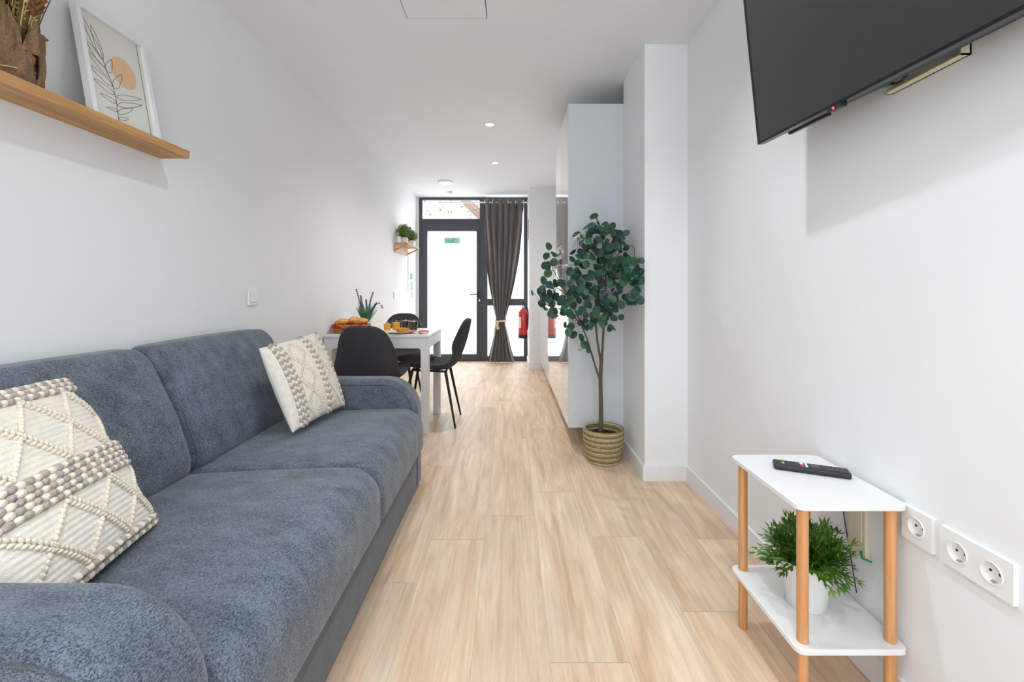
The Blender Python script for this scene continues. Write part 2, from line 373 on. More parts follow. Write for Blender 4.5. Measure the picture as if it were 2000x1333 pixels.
# ------------------------------------------------------------------ room shell
T = 0.15
COLX, COLY0, COLY1 = 0.753, 2.545, 3.02      # column by the right wall
NIBX, NIBY = 0.262, 6.12                     # wall nib beside the entrance
def floor():
    mb = MB(); pl = []
    W, Lh = 0.2265, 1.10
    offs = {-1: 1.655, 0: 1.94, 1: 2.15, 2: 2.40, 3: 1.963}
    x0 = -0.11 - W * 8
    for i in range(16):
        xa = x0 + i * W; k = i - 7   # k=0 is (-.3365,-.11)
        off = offs.get(k, (i * 0.437) % Lh)
        y = off - 6 * Lh
        while y < YF:
            ya, yb = max(y, YB), min(y + Lh, YF); xa_, xb_ = max(xa, XL), min(xa + W, XR)
            if yb - ya > 0.01 and xb_ - xa_ > 0.005:
                g = 0.0013
                mb.add([(xa_ + g, ya + g, 0), (xb_ - g, ya + g, 0), (xb_ - g, yb - g, 0), (xa_ + g, yb - g, 0)], [(0, 1, 2, 3)], 0); pl.append(random.random())
            y += Lh
    mb.box(XL - T, XR + T, YB - T, YF + T, -0.12, -0.0006, 1)
    o = struct(mb.build('floor', ['floor', 'grout'], smooth=False))
    at = o.data.attributes.new('plank', 'FLOAT', 'FACE')
    at.data.foreach_set('value', pl + [0.5] * (len(o.data.polygons) - len(pl)))
floor()
struct(MB().box(XL - T, XL, YB - T, YF + T, -0.1, ZC + 0.1).build('wall_left', 'wall', smooth=False))
mb = MB(); mb.box(XR, XR + T, YB - T, YF + T, -0.1, ZC + 0.1); mb.box(COLX, XR, COLY0, COLY1, 0, ZC)
struct(mb.build('wall_right', 'wall', smooth=False))
mb = MB(); mb.box(NIBX, XR, NIBY, YF + T, 0, ZC)
struct(mb.build('wall_far', 'wall', smooth=False))
mb = MB()   # unseen rear wall; window opening made up to admit sky light
mb.box(XL, XR, YB - T, YB, -0.1, 0.35); mb.box(XL, XR, YB - T, YB, 2.35, ZC + 0.1)
mb.box(XL, -1.25, YB - T, YB, 0.35, 2.35); mb.box(0.85, XR, YB - T, YB, 0.35, 2.35)
struct(mb.build('wall_back', 'wall', smooth=False))
# ceiling with the recess for the access hatch
HX0, HX1, HY0, HY1 = -0.518, -0.119, 1.90, 2.305
g = 0.004
mb = MB()
for (a, b, c, d) in ((XL - T, XR + T, YB - T, HY0 - g), (XL - T, XR + T, HY1 + g, YF + T), (XL - T, HX0 - g, HY0 - g, HY1 + g), (HX1 + g, XR + T, HY0 - g, HY1 + g)):
    mb.box(a, b, c, d, ZC, ZC + 0.15)
mb.box(XL - T, XR + T, YB - T, YF + T, ZC + 0.15, ZC + 0.25)
struct(mb.build('ceiling', 'ceil', smooth=False))
h = MB().box(HX0, HX1, HY0, HY1, ZC, ZC + 0.02).build('access_hatch', 'ceil', smooth=False)
tag(h, 'square flush access hatch in the ceiling above the sofa', 'hatch')
# skirting
SK, SH = 0.013, 0.083
mb = MB()
mb.box(XR - SK, XR, YB, COLY0, 0, SH); struct(mb.build('baseboard_right', 'skirt', smooth=False))
mb = MB(); mb.box(COLX - SK, XR - SK, COLY0 - SK, COLY0, 0, SH); mb.box(COLX - SK, COLX, COLY0, 2.995, 0, SH)
struct(mb.build('baseboard_column', 'skirt', smooth=False))
mb = MB(); mb.box(XL, XL + SK, YB, YF - 0.06, 0, SH); struct(mb.build('baseboard_left', 'skirt', smooth=False))
mb = MB(); mb.box(NIBX - SK, 0.99, NIBY - SK, NIBY, 0, SH); mb.box(NIBX - SK, NIBX, NIBY, YF - 0.06, 0, SH)
struct(mb.build('baseboard_far', 'skirt', smooth=False))

# ------------------------------------------------------------------ entrance: aluminium frame, door, side lights
def px(x, y, Y): return ((x - CX) * Y / F, H + (CY - y) * Y / F)     # photograph pixel to X, Z at distance Y
YD = 6.80
def rect_frame(mb, x0, x1, z0, z1, wl, wr, wb, wt, y0, y1):
    mb.box(x0, x0 + wl, y0, y1, z0, z1); mb.box(x1 - wr, x1, y0, y1, z0, z1)
    mb.box(x0 + wl, x1 - wr, y0, y1, z0, z0 + wb); mb.box(x0 + wl, x1 - wr, y0, y1, z1 - wt, z1)
FX0, FX1 = XL + 0.03, NIBX; XP0, XP1 = px(937, 0, YD)[0], px(952, 0, YD)[0]
ZT = px(0, 428, YD)[1]; ZTB = px(0, 437, YD)[1]
struct(MB().box(XL, XL + 0.03, YD - 0.03, YF + 0.05, 0, ZC).build('trim_1', 'wall', smooth=False))
fr = struct(thing('window_1', 'anthracite aluminium glazed front with transom and side lights', 'window', (0, 0, 0)))
del fr['category']; del fr['label']
mb = MB()
mb.box(FX0, FX1, YD - 0.02, YD + 0.06, ZC - 0.035, ZC); mb.box(FX0, FX0 + 0.045, YD - 0.02, YD + 0.06, 0, ZC - 0.035)
mb.box(FX1 - 0.055, FX1, YD - 0.02, YD + 0.06, 0, ZC - 0.035); mb.box(XP0, XP1, YD - 0.02, YD + 0.06, 0, ZC - 0.035)
mb.box(FX0 + 0.045, XP0, YD - 0.02, YD + 0.06, ZTB, ZT); mb.box(FX0 + 0.045, XP0, YD - 0.02, YD + 0.06, 0, 0.02)
mb.box(XP1, FX1 - 0.055, YD - 0.02, YD + 0.06, 0, 0.07)
z1, z2 = px(0, 597, YD)[1], px(0, 584, YD)[1]; mb.box(XP1, FX1 - 0.055, YD - 0.02, YD + 0.06, z1, z2)
mb.build('window_frame', 'anth', fr, smooth=False)
def pane(x0, x1, z0, z1, m, parent): return MB().box(x0, x1, YD + 0.022, YD + 0.028, z0, z1).build('pane', m, parent, smooth=False)
pane(FX0 + 0.045, XP0, ZT, ZC - 0.035, 'clear', fr); pane(XP1, FX1 - 0.055, z2, ZC - 0.035, 'frost', fr); pane(XP1, FX1 - 0.055, 0.07, z1, 'frost', fr)
dr = struct(thing('door_1', 'x', 'door')); del dr['category']; del dr['label']
mb = MB(); DX0, DX1 = FX0 + 0.047, XP0 - 0.002
zg1, zg0 = px(0, 452, YD)[1], px(0, 692, YD)[1]; xg0, xg1 = px(835, 0, YD)[0], px(931, 0, YD)[0]
rect_frame(mb, DX0, DX1, 0.022, ZTB - 0.003, xg0 - DX0, DX1 - xg1, zg0 - 0.022, ZTB - 0.003 - zg1, YD - 0.035, YD + 0.05)
mb.build('door_frame', 'anth', dr, smooth=False)
MB().box(xg0, xg1, YD + 0.005, YD + 0.011, zg0, zg1).build('pane', 'frost', dr, smooth=False)
hx, hz = px(935, 575, YD); mb = MB()
mb.box(hx - 0.018, hx + 0.018, YD - 0.045, YD - 0.034, hz - 0.05, hz + 0.05)
mb.tube([(hx, YD - 0.04, hz), (hx, YD - 0.085, hz), (hx - 0.03, YD - 0.09, hz), (hx - 0.12, YD - 0.09, hz - 0.004)], 0.010)
mb.build('door_handle', 'chairleg', dr)
kx, kz = px(937, 587, YD); MB().lathe([(0.012, -0.012), (0.012, 0.012)], (kx, YD - 0.045, kz)).build('lock_cylinder', 'chrome', dr)
# exit sign stuck on the door pane
ex0, ez1 = px(868, 465, YD); ex1, ez0 = px(899, 475.5, YD)
sg = thing('exit_sign', 'small green and white exit sign with running figure on the entrance door glass', 'sign', (ex0, YD - 0.002, ez0))
W_, H_ = ex1 - ex0, ez1 - ez0
MB().box(0, W_, 0, 0.003, 0, H_).build('plate', 'exit', sg, smooth=False)
R_ = Matrix.Rotation(PI / 2, 4, 'X')
text_mesh('lettering', 'SALIDA', H_ * 0.44, 'exitw', sg, Matrix.Translation((0.012, -0.001, H_ * 0.56)) @ R_)
text_mesh('lettering', 'EXIT', H_ * 0.40, 'exitw', sg, Matrix.Translation((0.012, -0.001, H_ * 0.12)) @ R_)
mb = MB(); mb.box(W_ * 0.86, W_ * 0.96, -0.0015, 0, H_ * 0.1, H_ * 0.9)
mb.sph((W_ * 0.77, -0.001, H_ * 0.8), 0.007, 8, 6)
for a, b in (((0.76, 0.7), (0.72, 0.42)), ((0.72, 0.42), (0.78, 0.3)), ((0.78, 0.3), (0.77, 0.1)), ((0.72, 0.42), (0.67, 0.25)), ((0.67, 0.25), (0.62, 0.22)), ((0.76, 0.66), (0.82, 0.5)), ((0.76, 0.66), (0.68, 0.6))):
    mb.tube([(a[0] * W_, -0.001, a[1] * H_), (b[0] * W_, -0.001, b[1] * H_)], 0.004, 6)
mb.build('pictogram', 'exitw', sg)
# outside: paving, facing wall, tree
tag(MB().box(-8, 8, YF + T, 16, -0.15, -0.02).build('street_paving', 'paving', smooth=False), 'pale paving outside the glazed entrance door', 'paving', kind='structure')
mb = MB(); tr = thing('street_tree', 'tree outside seen through the transom above the entrance door', 'tree', (-0.25, 9.4, -0.02))
mb.tube([(0.22, 0, 0), (0.20, 0, 1.4), (0.04, 0.02, 2.15), (-0.28, 0, 2.55), (-0.61, 0.05, 2.87), (-1.2, 0, 3.5)], [0.13, 0.12, 0.11, 0.10, 0.09, 0.06], 12)
mb.tube([(-0.28, 0, 2.55), (-0.2, 0.1, 3.3), (0.1, 0.1, 4)], [0.07, 0.06, 0.04], 8)
mb.build('trunk', mat('pale_bark', srgb(140, 110, 104), 0.9, noise_amt=0.12, scale=12), tr)
mb = MB(); rr = random.Random(3)
for i in range(420):
    p = Vector((rr.gauss(-0.8, 0.5), rr.gauss(0, 0.4), rr.uniform(2.6, 4.4)))
    a = Vector((rr.uniform(-1, 1), rr.uniform(-1, 1), rr.uniform(-1, 1))).normalized(); b = a.orthogonal().normalized()
    s_ = rr.uniform(0.03, 0.06); mb.add([p - a * s_, p + b * s_ * 0.5, p + a * s_, p - b * s_ * 0.5], [(0, 1, 2, 3)])
mb.build('foliage', mat('muted_green_leaf', srgb(118, 126, 84), 0.8, noise_amt=0.2), tr, smooth=False)  # muted green with slight random tone

# ------------------------------------------------------------------ ceiling lights
for i, ((lx, ly), pw) in enumerate(zip(LAMPS, LAMP_W)):
    lab = {0: 'recessed ceiling spotlight over the sofa', 1: 'recessed ceiling spotlight before the television',
           2: 'nearest round ceiling spotlight seen, in front of the kitchen units', 3: 'middle round ceiling spotlight, between the nearest one and the entrance',
           4: 'far round ceiling spotlight beside the entrance, behind the shallow round vent',
           5: 'recessed ceiling spotlight above the camera, sofa side', 6: 'recessed ceiling spotlight above the camera, television side'}[i]
    t = thing('ceiling_spotlight', lab, 'ceiling light', (lx, ly, ZC), 0, 'recessed ceiling spotlights')
    MB().lathe([(0.034, -0.001), (0.034, -0.004), (0.043, -0.005), (0.047, 0.0)], n=28).build('trim_ring', 'white', t)
    MB().lathe([(0.0, -0.0025), (0.034, -0.0025), (0.034, -0.001)], n=24).build('diffuser', 'lamp_on', t)
    d = bpy.data.lights.new('spot_bulb', 'SPOT'); d.energy = pw * 4.0; d.color = (1, 0.965, 0.92) if i in (2, 3, 4) else (0.90, 0.95, 1.0)
    d.spot_size = math.radians(126 if i < 2 or i > 4 else 150); d.spot_blend = 0.9; d.shadow_soft_size = 0.03
    o = bpy.data.objects.new('spot_bulb', d); COL.objects.link(o); o.location = (0, 0, -0.012); o.parent = t
vx, vy = (870 - CX) * 5.78 / F, 5.78
MB_ = MB().lathe([(0.0, -0.022), (0.085, -0.02), (0.10, -0.006), (0.10, 0.0)], (vx, vy, ZC), 28).build('ceiling_vent', 'white')
tag(MB_, 'shallow white round vent disc on the ceiling near the entrance', 'vent')
sx, sy = (879 - CX) * 6.4 / F, 6.4
tag(MB().lathe([(0.0, -0.03), (0.03, -0.03), (0.045, -0.012), (0.045, 0)], (sx, sy, ZC), 20).build('smoke_detector', 'white'),
    'small white smoke detector on the ceiling just before the entrance', 'smoke detector')

# ------------------------------------------------------------------ sofa
def profile_solid(mb, outline, y0, y1, r, n=5, mi=0, crown=0.0, ydiv=10):
    """outline(d) -> list of (x,z) inset by d; extruded along y with rounded edges"""
    rings = []
    for i in range(n + 1):
        a = PI / 2 * (n - i) / n; rings.append((y0 + r * (1 - math.sin(a)), r * (1 - math.cos(a))))
    for i in range(1, ydiv): rings.append((y0 + r + (y1 - y0 - 2 * r) * i / ydiv, 0.0))
    for i in range(n + 1):
        a = PI / 2 * i / n; rings.append((y1 - r * (1 - math.sin(a)), r * (1 - math.cos(a))))
    vs = []; cnt = None
    zs = [z for _, z in outline(0)]; zm = (min(zs) + max(zs)) / 2
    for (y, d) in rings:
        pts = outline(d); cnt = len(pts); t = (y - y0) / (y1 - y0) * 2 - 1
        for (x, z) in pts: vs.append((x, y, z + (crown * (1 - t * t) if z > zm else 0)))
    fs = []
    for i in range(len(rings) - 1):
        for k in range(cnt):
            k2 = (k + 1) % cnt; fs.append((i * cnt + k, i * cnt + k2, (i + 1) * cnt + k2, (i + 1) * cnt + k))
    fs.append(tuple(range(cnt))[::-1]); fs.append(tuple(range((len(rings) - 1) * cnt, len(rings) * cnt)))
    mb.add(vs, fs, mi)
SX0, SXF, SZA = XL + 0.015, -0.487, 0.593
def rr_outline(x0, x1, z0, z1, R, Rb=0.0, n=10, Rback=0.0):
    def f(d):
        pts = [(x0 + d, z0 + d)]
        rb = max(Rb - d, 0.001)
        for i in range(5): a = -PI / 2 + PI / 2 * i / 4; pts.append((x1 - d - rb + rb * math.cos(a), z0 + d + rb + rb * math.sin(a)))
        r_ = max(R - d, 0.001)
        for i in range(5): pts.append((x1 - d, z0 + d + rb + (z1 - d - r_ - z0 - d - rb) * (i + 1) / 6))
        for i in range(n + 1): a = PI / 2 * i / n; pts.append((x1 - d - r_ + r_ * math.cos(a), z1 - d - r_ + r_ * math.sin(a)))
        rk = max(Rback - d, 0.001)
        for i in range(11): pts.append((x1 - d - r_ + (x0 + d + rk - (x1 - d - r_)) * (i + 1) / 12, z1 - d))
        for i in range(5): a = PI / 2 + PI / 2 * i / 4; pts.append((x0 + d + rk + rk * math.cos(a), z1 - d - rk + rk * math.sin(a)))
        return pts
    return f
sofa = thing('sofa', 'blue-grey chenille two-seat sofa along the left wall', 'sofa', (0, 0, 0))
A0, A1, B0, B1 = 0.605, 0.76, 2.38, 2.53
MB().box(SX0, -0.487, A1, B0, 0.03, 0.225, 0, 0.012).build('base', 'sofa_dk', sofa)
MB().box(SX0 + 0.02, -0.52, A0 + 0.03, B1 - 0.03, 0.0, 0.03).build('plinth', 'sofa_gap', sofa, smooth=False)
for (a, b) in ((A0, A1), (B0, B1)):
    mb = MB(); f = rr_outline(SX0, SXF, 0.03, SZA, 0.18); profile_solid(mb, f, a, b, 0.035, 5)
    ar = mb.build('armrest', 'sofa', sofa)
    for y in (a + 0.002, b - 0.002):
        pts = f(0.026); pts = pts[5:-5]; MB().tube([(x, y, z) for x, z in pts], 0.0032, 6).build('piping', 'sofa_dk', ar)
# seat cushions
SPLIT = 1.60
for (a, b) in ((A1 + 0.001, SPLIT - 0.002), (SPLIT + 0.002, B0 - 0.001)):
    mb = MB(); f0 = rr_outline(-1.24, -0.448, 0.232, 0.450, 0.105, 0.03, 12, 0.02)
    def f(d, f0=f0):
        out = []
        for (x, z) in f0(d):
            k = min(1, max(0, (-0.60 - x) / 0.6))
            out.append((x, z - 0.028 * k ** 1.3 * (1 if z > 0.34 else 0)))
        return out
    profile_solid(mb, f, a, b, 0.03, 5, crown=0.012, ydiv=12)
    cu = mb.build('seat_cushion', 'sofa', sofa)
    for y in (a + 0.006, b - 0.006):
        MB().tube([(x, y, z) for x, z in f(0.020)[1:-6]], 0.0026, 6).build('piping', 'sofa_dk', cu)
# back cushions
def front_x(z):
    P = [(0.36, -1.10), (0.42, -1.095), (0.49, -1.095), (0.635, -1.145), (0.79, -1.225), (0.87, -1.275)]
    if z <= P[0][0]: return P[0][1]
    for (a, b) in zip(P, P[1:]):
        if z <= b[0]: return a[1] + (b[1] - a[1]) * (z - a[0]) / (b[0] - a[0])
    return P[-1][1]
for (a, b) in ((A1 + 0.0, SPLIT - 0.001), (SPLIT + 0.001, B0 + 0.02)):
    hy = (b - a) / 2; zc, hz_ = (0.40 + 0.862) / 2, (0.862 - 0.40) / 2
    def fn(p, q):
        fx = front_x(p.z); bx = XL + 0.012
        bulge = 0.018 * (1 - q.y ** 2) * (1 - q.z ** 2)
        return (bx + (fx + bulge - bx) * (q.x + 1) / 2, p.y, p.z + 0.006 * (1 - q.y ** 2) * (q.z > 0.5))
    mb = MB(); mb.rbox((-1.24, (a + b) / 2, zc), (0.12, hy, hz_), 0.055, 12, 6, 0, fn)
    bc = mb.build('back_cushion', 'sofa', sofa)
    for s_ in (-1, 1):
        y = (a + b) / 2 + s_ * (hy - 0.016)
        MB().tube([(front_x(z) - 0.017, y, z) for z in [0.43 + 0.02 * i for i in range(19)]], 0.0026, 6).build('piping', 'sofa_dk', bc)
MB().box(SX0 - 0.004, -1.245, A0 + 0.02, B1 - 0.02, 0.03, 0.56, 0, 0.01).build('backrest_frame', 'sofa_dk', sofa)

# ------------------------------------------------------------------ woven cushions
def pillow(name, label, Bn, Bf, Tn, Tf, rot, thick=0.075, bands=((0.93, 3), (-0.10, 5), (-0.97, 2)), zigs=((0.78, 0.08), (-0.27, -0.86))):
    """four corners: bottom-near, bottom-far, top-near, top-far. bands run along u (rot=0) or v (rot=1)"""
    Bn, Bf, Tn, Tf = [Vector(p) for p in (Bn, Bf, Tn, Tf)]
    ctr = (Bn + Bf + Tn + Tf) / 4
    nrm = (Bf - Bn).cross(Tn - Bn).normalized()
    if nrm.x < 0: nrm = -nrm
    def P(u, v, h):  # u,v in -1..1
        uu, vv = u * (1 - 0.02 * (1 - v * v)), v * (1 - 0.03 * (1 - u * u))
        a, b = (uu + 1) / 2, (vv + 1) / 2
        base = Bn * (1 - a) * (1 - b) + Bf * a * (1 - b) + Tn * (1 - a) * b + Tf * a * b
        return base + nrm * h
    def puff(u, v): return thick * (max(0, 1 - u * u) * max(0, 1 - v * v)) ** 0.40
    t = thing(name, label, 'cushion', tuple(ctr), 0, 'ivory woven cushions on the sofa')
    N = 210; mb = MB(); vs = []; fs = []
    for side in (1, -1):
        o = len(vs)
        for i in range(N + 1):
            for j in range(N + 1):
                u, v = i / N * 2 - 1, j / N * 2 - 1
                h_ = puff(u, v)
                q = v if rot == 0 else u
                if side == 1: h_ += 0.0009 * math.sin(q * 110) * (min(1, 8 * (1 - abs(u))) * min(1, 8 * (1 - abs(v))))
                p = P(u, v, side * (h_ if side == 1 else h_ * 0.8)) - ctr; vs.append(tuple(p))
        for i in range(N):
            for j in range(N):
                a = o + i * (N + 1) + j; q = (a, a + N + 1, a + N + 2, a + 1); fs.append(q if side == 1 else q[::-1])
    mb.add(vs, fs); mb.build('cover', 'cream', t)
    braid_ref = [None]
    def blob(m_, s_, t_, ls, lt, lh, mi, tilt=0.0):
        lim = 0.99 if mi or m_ is not braid_ref[0] else 0.94
        if not (-lim <= s_ <= lim and -1.02 <= t_ <= 1.02): return
        def uv(s, q): return (s, q) if rot == 0 else (q, s)
        s_, t_ = max(-0.985, min(0.985, s_)), max(-0.985, min(0.985, t_))
        c0 = P(*uv(s_, t_), puff(*uv(s_, t_))); e = 0.02
        ds = (P(*uv(s_ + e, t_), puff(*uv(min(.99, s_ + e), t_))) - c0); dt = (P(*uv(s_, t_ + e), puff(*uv(s_, min(.99, t_ + e)))) - c0)
        if ds.length < 1e-6 or dt.length < 1e-6: return
        ds.normalize(); nn = ds.cross(dt).normalized()
        if nn.dot(nrm) < 0: nn = -nn
        dt = nn.cross(ds).normalized()
        a = ds * math.cos(tilt) + dt * math.sin(tilt); b = -ds * math.sin(tilt) + dt * math.cos(tilt)
        j = random.uniform(0.9, 1.12)
        m_.ell(c0 - ctr + nn * lh * 0.3, (a * ls * j, b * lt * j, nn * lh), 8, 6, mi)
    # bobble bands: alternating taupe and ivory
    for (t0, rows) in bands:
        bob = MB()
        for r in range(rows):
            tt = t0 - (r - (rows - 1) / 2) * 0.062 if abs(t0) < 0.85 else t0 - r * 0.062 * (1 if t0 > 0 else -1)
            for k in range(27):
                s_ = -0.97 + k * 0.0746 + (0.037 if r % 2 else 0)
                blob(bob, s_, tt, 0.0108, 0.0084, 0.0092, 0 if (k + r) % 2 else 1, 0.1)
        bob.build('bobble_band', ['wool', 'taupe'], t)
    # zig-zag braids making diamonds between the bands
    for zi, (ta, tb) in enumerate(zigs):
        tm = (ta + tb) / 2; braid = MB(); braid_ref[0] = braid
        for k in range(-3, 4):
            s0 = k * 0.62 + (0.31 if zi else 0)
            for (sa, qa, sb, qb) in ((s0, ta, s0 + 0.31, tm), (s0 + 0.31, tm, s0, tb), (s0, ta, s0 - 0.31, tm), (s0 - 0.31, tm, s0, tb)):
                L_ = math.hypot(sb - sa, qb - qa); n_ = int(L_ / 0.046); an = math.atan2(qb - qa, sb - sa)
                for i in range(n_):
                    f_ = (i + 0.5) / n_; 
                    for off in ((-0.022, 0.022) if sb > sa else (0.0,)):
                        blob(braid, sa + (sb - sa) * f_ - math.sin(an) * off, qa + (qb - qa) * f_ + math.cos(an) * off, 0.0072, 0.0046, 0.006, 0, an + (0.6 if off <= 0 else -0.6))
        braid.build('braided_zigzag', 'wool', t)
    return t
pillow('cushion', 'larger-looking ivory cushion with taupe bobbles leaning beside the near armrest', (-0.850, 0.79, 0.460), (-0.932, 1.190, 0.452), (-1.095, 0.76, 0.845), (-1.165, 1.175, 0.836), 0)
pillow('cushion', 'smaller-looking ivory cushion with taupe bobbles leaning in the far sofa corner by the dining chair', (-0.905, 1.895, 0.470), (-0.85, 2.315, 0.475), (-1.075, 1.95, 0.815), (-1.005, 2.335, 0.845), 1, 0.065, ((-0.72, 4), (0.22, 3), (0.97, 2)), ((-0.05, -0.55), (0.85, 0.36)))

# ------------------------------------------------------------------ picture ledge with print and dried flowers
led = tag(MB().box(XL, -1.2782, 0.72, 1.803, 1.586, 1.598, 0, 0.0008).box(-1.278, -1.268, 0.72, 1.803, 1.586, 1.615, 0, 0.001).build('wall_shelf', 'oak'), 'long oak picture ledge on the left wall above the sofa', 'shelf')
pf = thing('picture_frame', 'white framed leaf line drawing with a peach sun leaning on the oak ledge', 'picture', (-1.2835, 1.409, 1.6002))
FW, FH, FT = 0.272, 0.376, 0.022; lean = math.atan2(0.063, 0.37)
pf.rotation_euler = (0, -lean, 0)
mb = MB(); e = 0.016     # local: y along the wall, z up, x out of the wall (front at x=0)
mb.box(-FT, 0, 0, e, 0, FH); mb.box(-FT, 0, FW - e, FW, 0, FH); mb.box(-FT, 0, e, FW - e, 0, e); mb.box(-FT, 0, e, FW - e, FH - e, FH)
mb.build('frame_border', 'frame', pf, smooth=False)
MB().box(-0.016, -0.012, e, FW - e, e, FH - e).build('print', 'paper', pf, smooth=False)
iw, ih = FW - 2 * e, FH - 2 * e
def A(u, v, dx=0.0): return (-0.0115 + dx, e + u * iw, e + v * ih)
mb = MB(); vs = [A(0.60 + 0.215 * math.cos(a), 0.585 + 0.155 * math.sin(a)) for a in [2 * PI * i / 40 for i in range(40)]]
mb.add(vs, [tuple(range(40))]); mb.build('sun_disc', 'peach', pf, smooth=False)
mb = MB()
stem = [(0.36, 0.0), (0.37, 0.12), (0.38, 0.25), (0.37, 0.36), (0.33, 0.46), (0.29, 0.54), (0.27, 0.60)]
mb.tube([A(u, v, 0.0006) for u, v in stem], 0.0007, 4)
def line_leaf(b, t, wd):
    bx_, by_ = b; tx, ty = t; dx, dy = tx - bx_, (ty - by_) * 1.35; L_ = math.hypot(dx, dy) or 1; nx, ny = -dy / L_, dx / L_
    for s_ in (1, -1):
        pts = []
        for i in range(11):
            f_ = i / 10; o_ = wd * s_ * math.sin(PI * f_ ** 0.8) * (1 + 0.15 * math.sin(9 * f_))
            pts.append(A(bx_ + (tx - bx_) * f_ + nx * o_, by_ + (ty - by_) * f_ + ny * o_ / 1.35, 0.0006))
        mb.tube(pts, 0.0006, 4)
for b, t, wd in (((0.27, 0.60), (0.02, 0.96), 0.045), ((0.27, 0.60), (0.16, 0.90), 0.05), ((0.29, 0.54), (0.04, 0.72), 0.05), ((0.33, 0.46), (0.03, 0.62), 0.045), ((0.36, 0.38), (0.03, 0.48), 0.045),
                 ((0.37, 0.30), (0.07, 0.36), 0.04), ((0.38, 0.22), (0.13, 0.24), 0.03), ((0.37, 0.14), (0.2, 0.13), 0.02), ((0.31, 0.50), (0.42, 0.66), 0.05), ((0.37, 0.36), (0.56, 0.56), 0.05),
                 ((0.38, 0.28), (0.86, 0.40), 0.035), ((0.38, 0.20), (0.84, 0.33), 0.035), ((0.37, 0.12), (0.66, 0.24), 0.035), ((0.365, 0.06), (0.55, 0.11), 0.025)):
    line_leaf(b, t, wd)
mb.build('leaf_drawing', 'ink', pf)
MB().box(-0.0115, -0.0105, e + iw * 0.93, e + iw * 0.933, e, e + ih).build('print_margin_line', 'ink', pf, smooth=False)

fl = thing('dried_flower_bouquet', 'dried grasses and flowers wrapped in brown burlap on the oak ledge', 'dried flowers', (-1.330, 1.212, 1.5985))
def wr(p, a, r, z):
    k = 0.012 * math.sin(a * 3 + z * 30) + 0.008 * math.sin(a * 7 - z * 55) + 0.006 * math.sin(a * 13 + z * 90)
    s_ = 1 + k / max(r, 0.02) * min(1, z / 0.05)
    return (max(p[0] * s_ * 0.82, XL + 0.004 + 1.330), p[1] * s_, p[2])
mb = MB(); mb.lathe([(0.040, 0), (0.045, 0.004), (0.050, 0.03), (0.056, 0.06), (0.062, 0.085), (0.055, 0.11), (0.052, 0.12), (0.06, 0.15), (0.064, 0.165), (0.050, 0.155), (0.03, 0.12)], n=64, fn=wr)
for a0, w0, z0, z1_ in ((0.2, 0.5, 0.10, 0.19), (1.4, 0.6, 0.09, 0.185), (-0.8, 0.55, 0.09, 0.20), (2.6, 0.5, 0.1, 0.17), (-2.0, 0.6, 0.1, 0.18), (0.7, 0.35, 0.02, 0.15)):
    vs = []; n_ = 8
    for i in range(n_ + 1):
        for j in range(n_ + 1):
            f_, g_ = i / n_ * 2 - 1, j / n_; ww = w0 * (1 - 0.8 * g_ ** 1.5)
            a = a0 + f_ * ww; r = 0.058 + 0.006 * math.sin(f_ * 6 + g_ * 4) + 0.008 * (1 - abs(f_)) + 0.004 * g_
            vs.append((max(r * math.cos(a) * 0.85, XL + 0.004 + 1.330), r * math.sin(a), z0 + (z1_ - z0) * g_))
    mb.add(vs, [(i * (n_ + 1) + j, (i + 1) * (n_ + 1) + j, (i + 1) * (n_ + 1) + j + 1, i * (n_ + 1) + j + 1) for i in range(n_) for j in range(n_)])
mb.build('burlap_wrap', 'burlap', fl)
MB().tube([(0.05 * math.cos(a) * 0.85 + 0.004, 0.056 * math.sin(a), 0.052 + 0.01 * math.sin(a)) for a in [2 * PI * i / 24 for i in range(25)]], 0.0016, 5).build('twine', 'straw', fl)
rr = random.Random(11)
def stems(n, mt, name, spread, h0, h1, head, hr, hl):
    mb = MB()
    for i in range(n):
        a = rr.uniform(0, 2 * PI); r = rr.uniform(0.004, 0.038); x, y = r * math.cos(a) * 0.7, r * math.sin(a)
        L_ = rr.uniform(h0, h1); tx = max(x * spread + rr.uniform(-.02, .05), -0.05); ty = y * spread + rr.uniform(-.04, .03)
        pts = [(x + (tx - x) * f_ ** 1.4, y + (ty - y) * f_ ** 1.4, 0.06 + L_ * f_) for f_ in [j / 8 for j in range(9)]]
        mb.tube(pts, 0.0013, 5)
        p, q = Vector(pts[-1]), Vector(pts[-2]); d = (p - q).normalized()
        for k in range(head):
            f_ = k / max(1, head); c = p - d * hl * f_; sd = d.orthogonal().normalized(); sd = Matrix.Rotation(k * 2.4, 3, d) @ sd
            ax = (d * 0.8 + sd * 0.6).normalized()
            mb.ell(c + sd * hr * 0.8, (ax * hr * 1.7, ax.orthogonal().normalized() * hr * 0.6, ax.cross(ax.orthogonal()).normalized() * hr * 0.6), 6, 4)
    o = mb.build(name, mt, fl); return o
stems(26, 'straw', 'wheat_stems', 2.2, 0.16, 0.36, 14, 0.004, 0.07)
stems(30, 'olive', 'green_grass_stems', 2.0, 0.14, 0.34, 10, 0.005, 0.10)
stems(12, 'dbrown', 'brown_flower_stems', 2.4, 0.16, 0.30, 16, 0.009, 0.035)
stems(12, 'dgrey', 'blue_grey_thistle_stems', 3.0, 0.16, 0.30, 14, 0.0045, 0.06)
mb = MB()
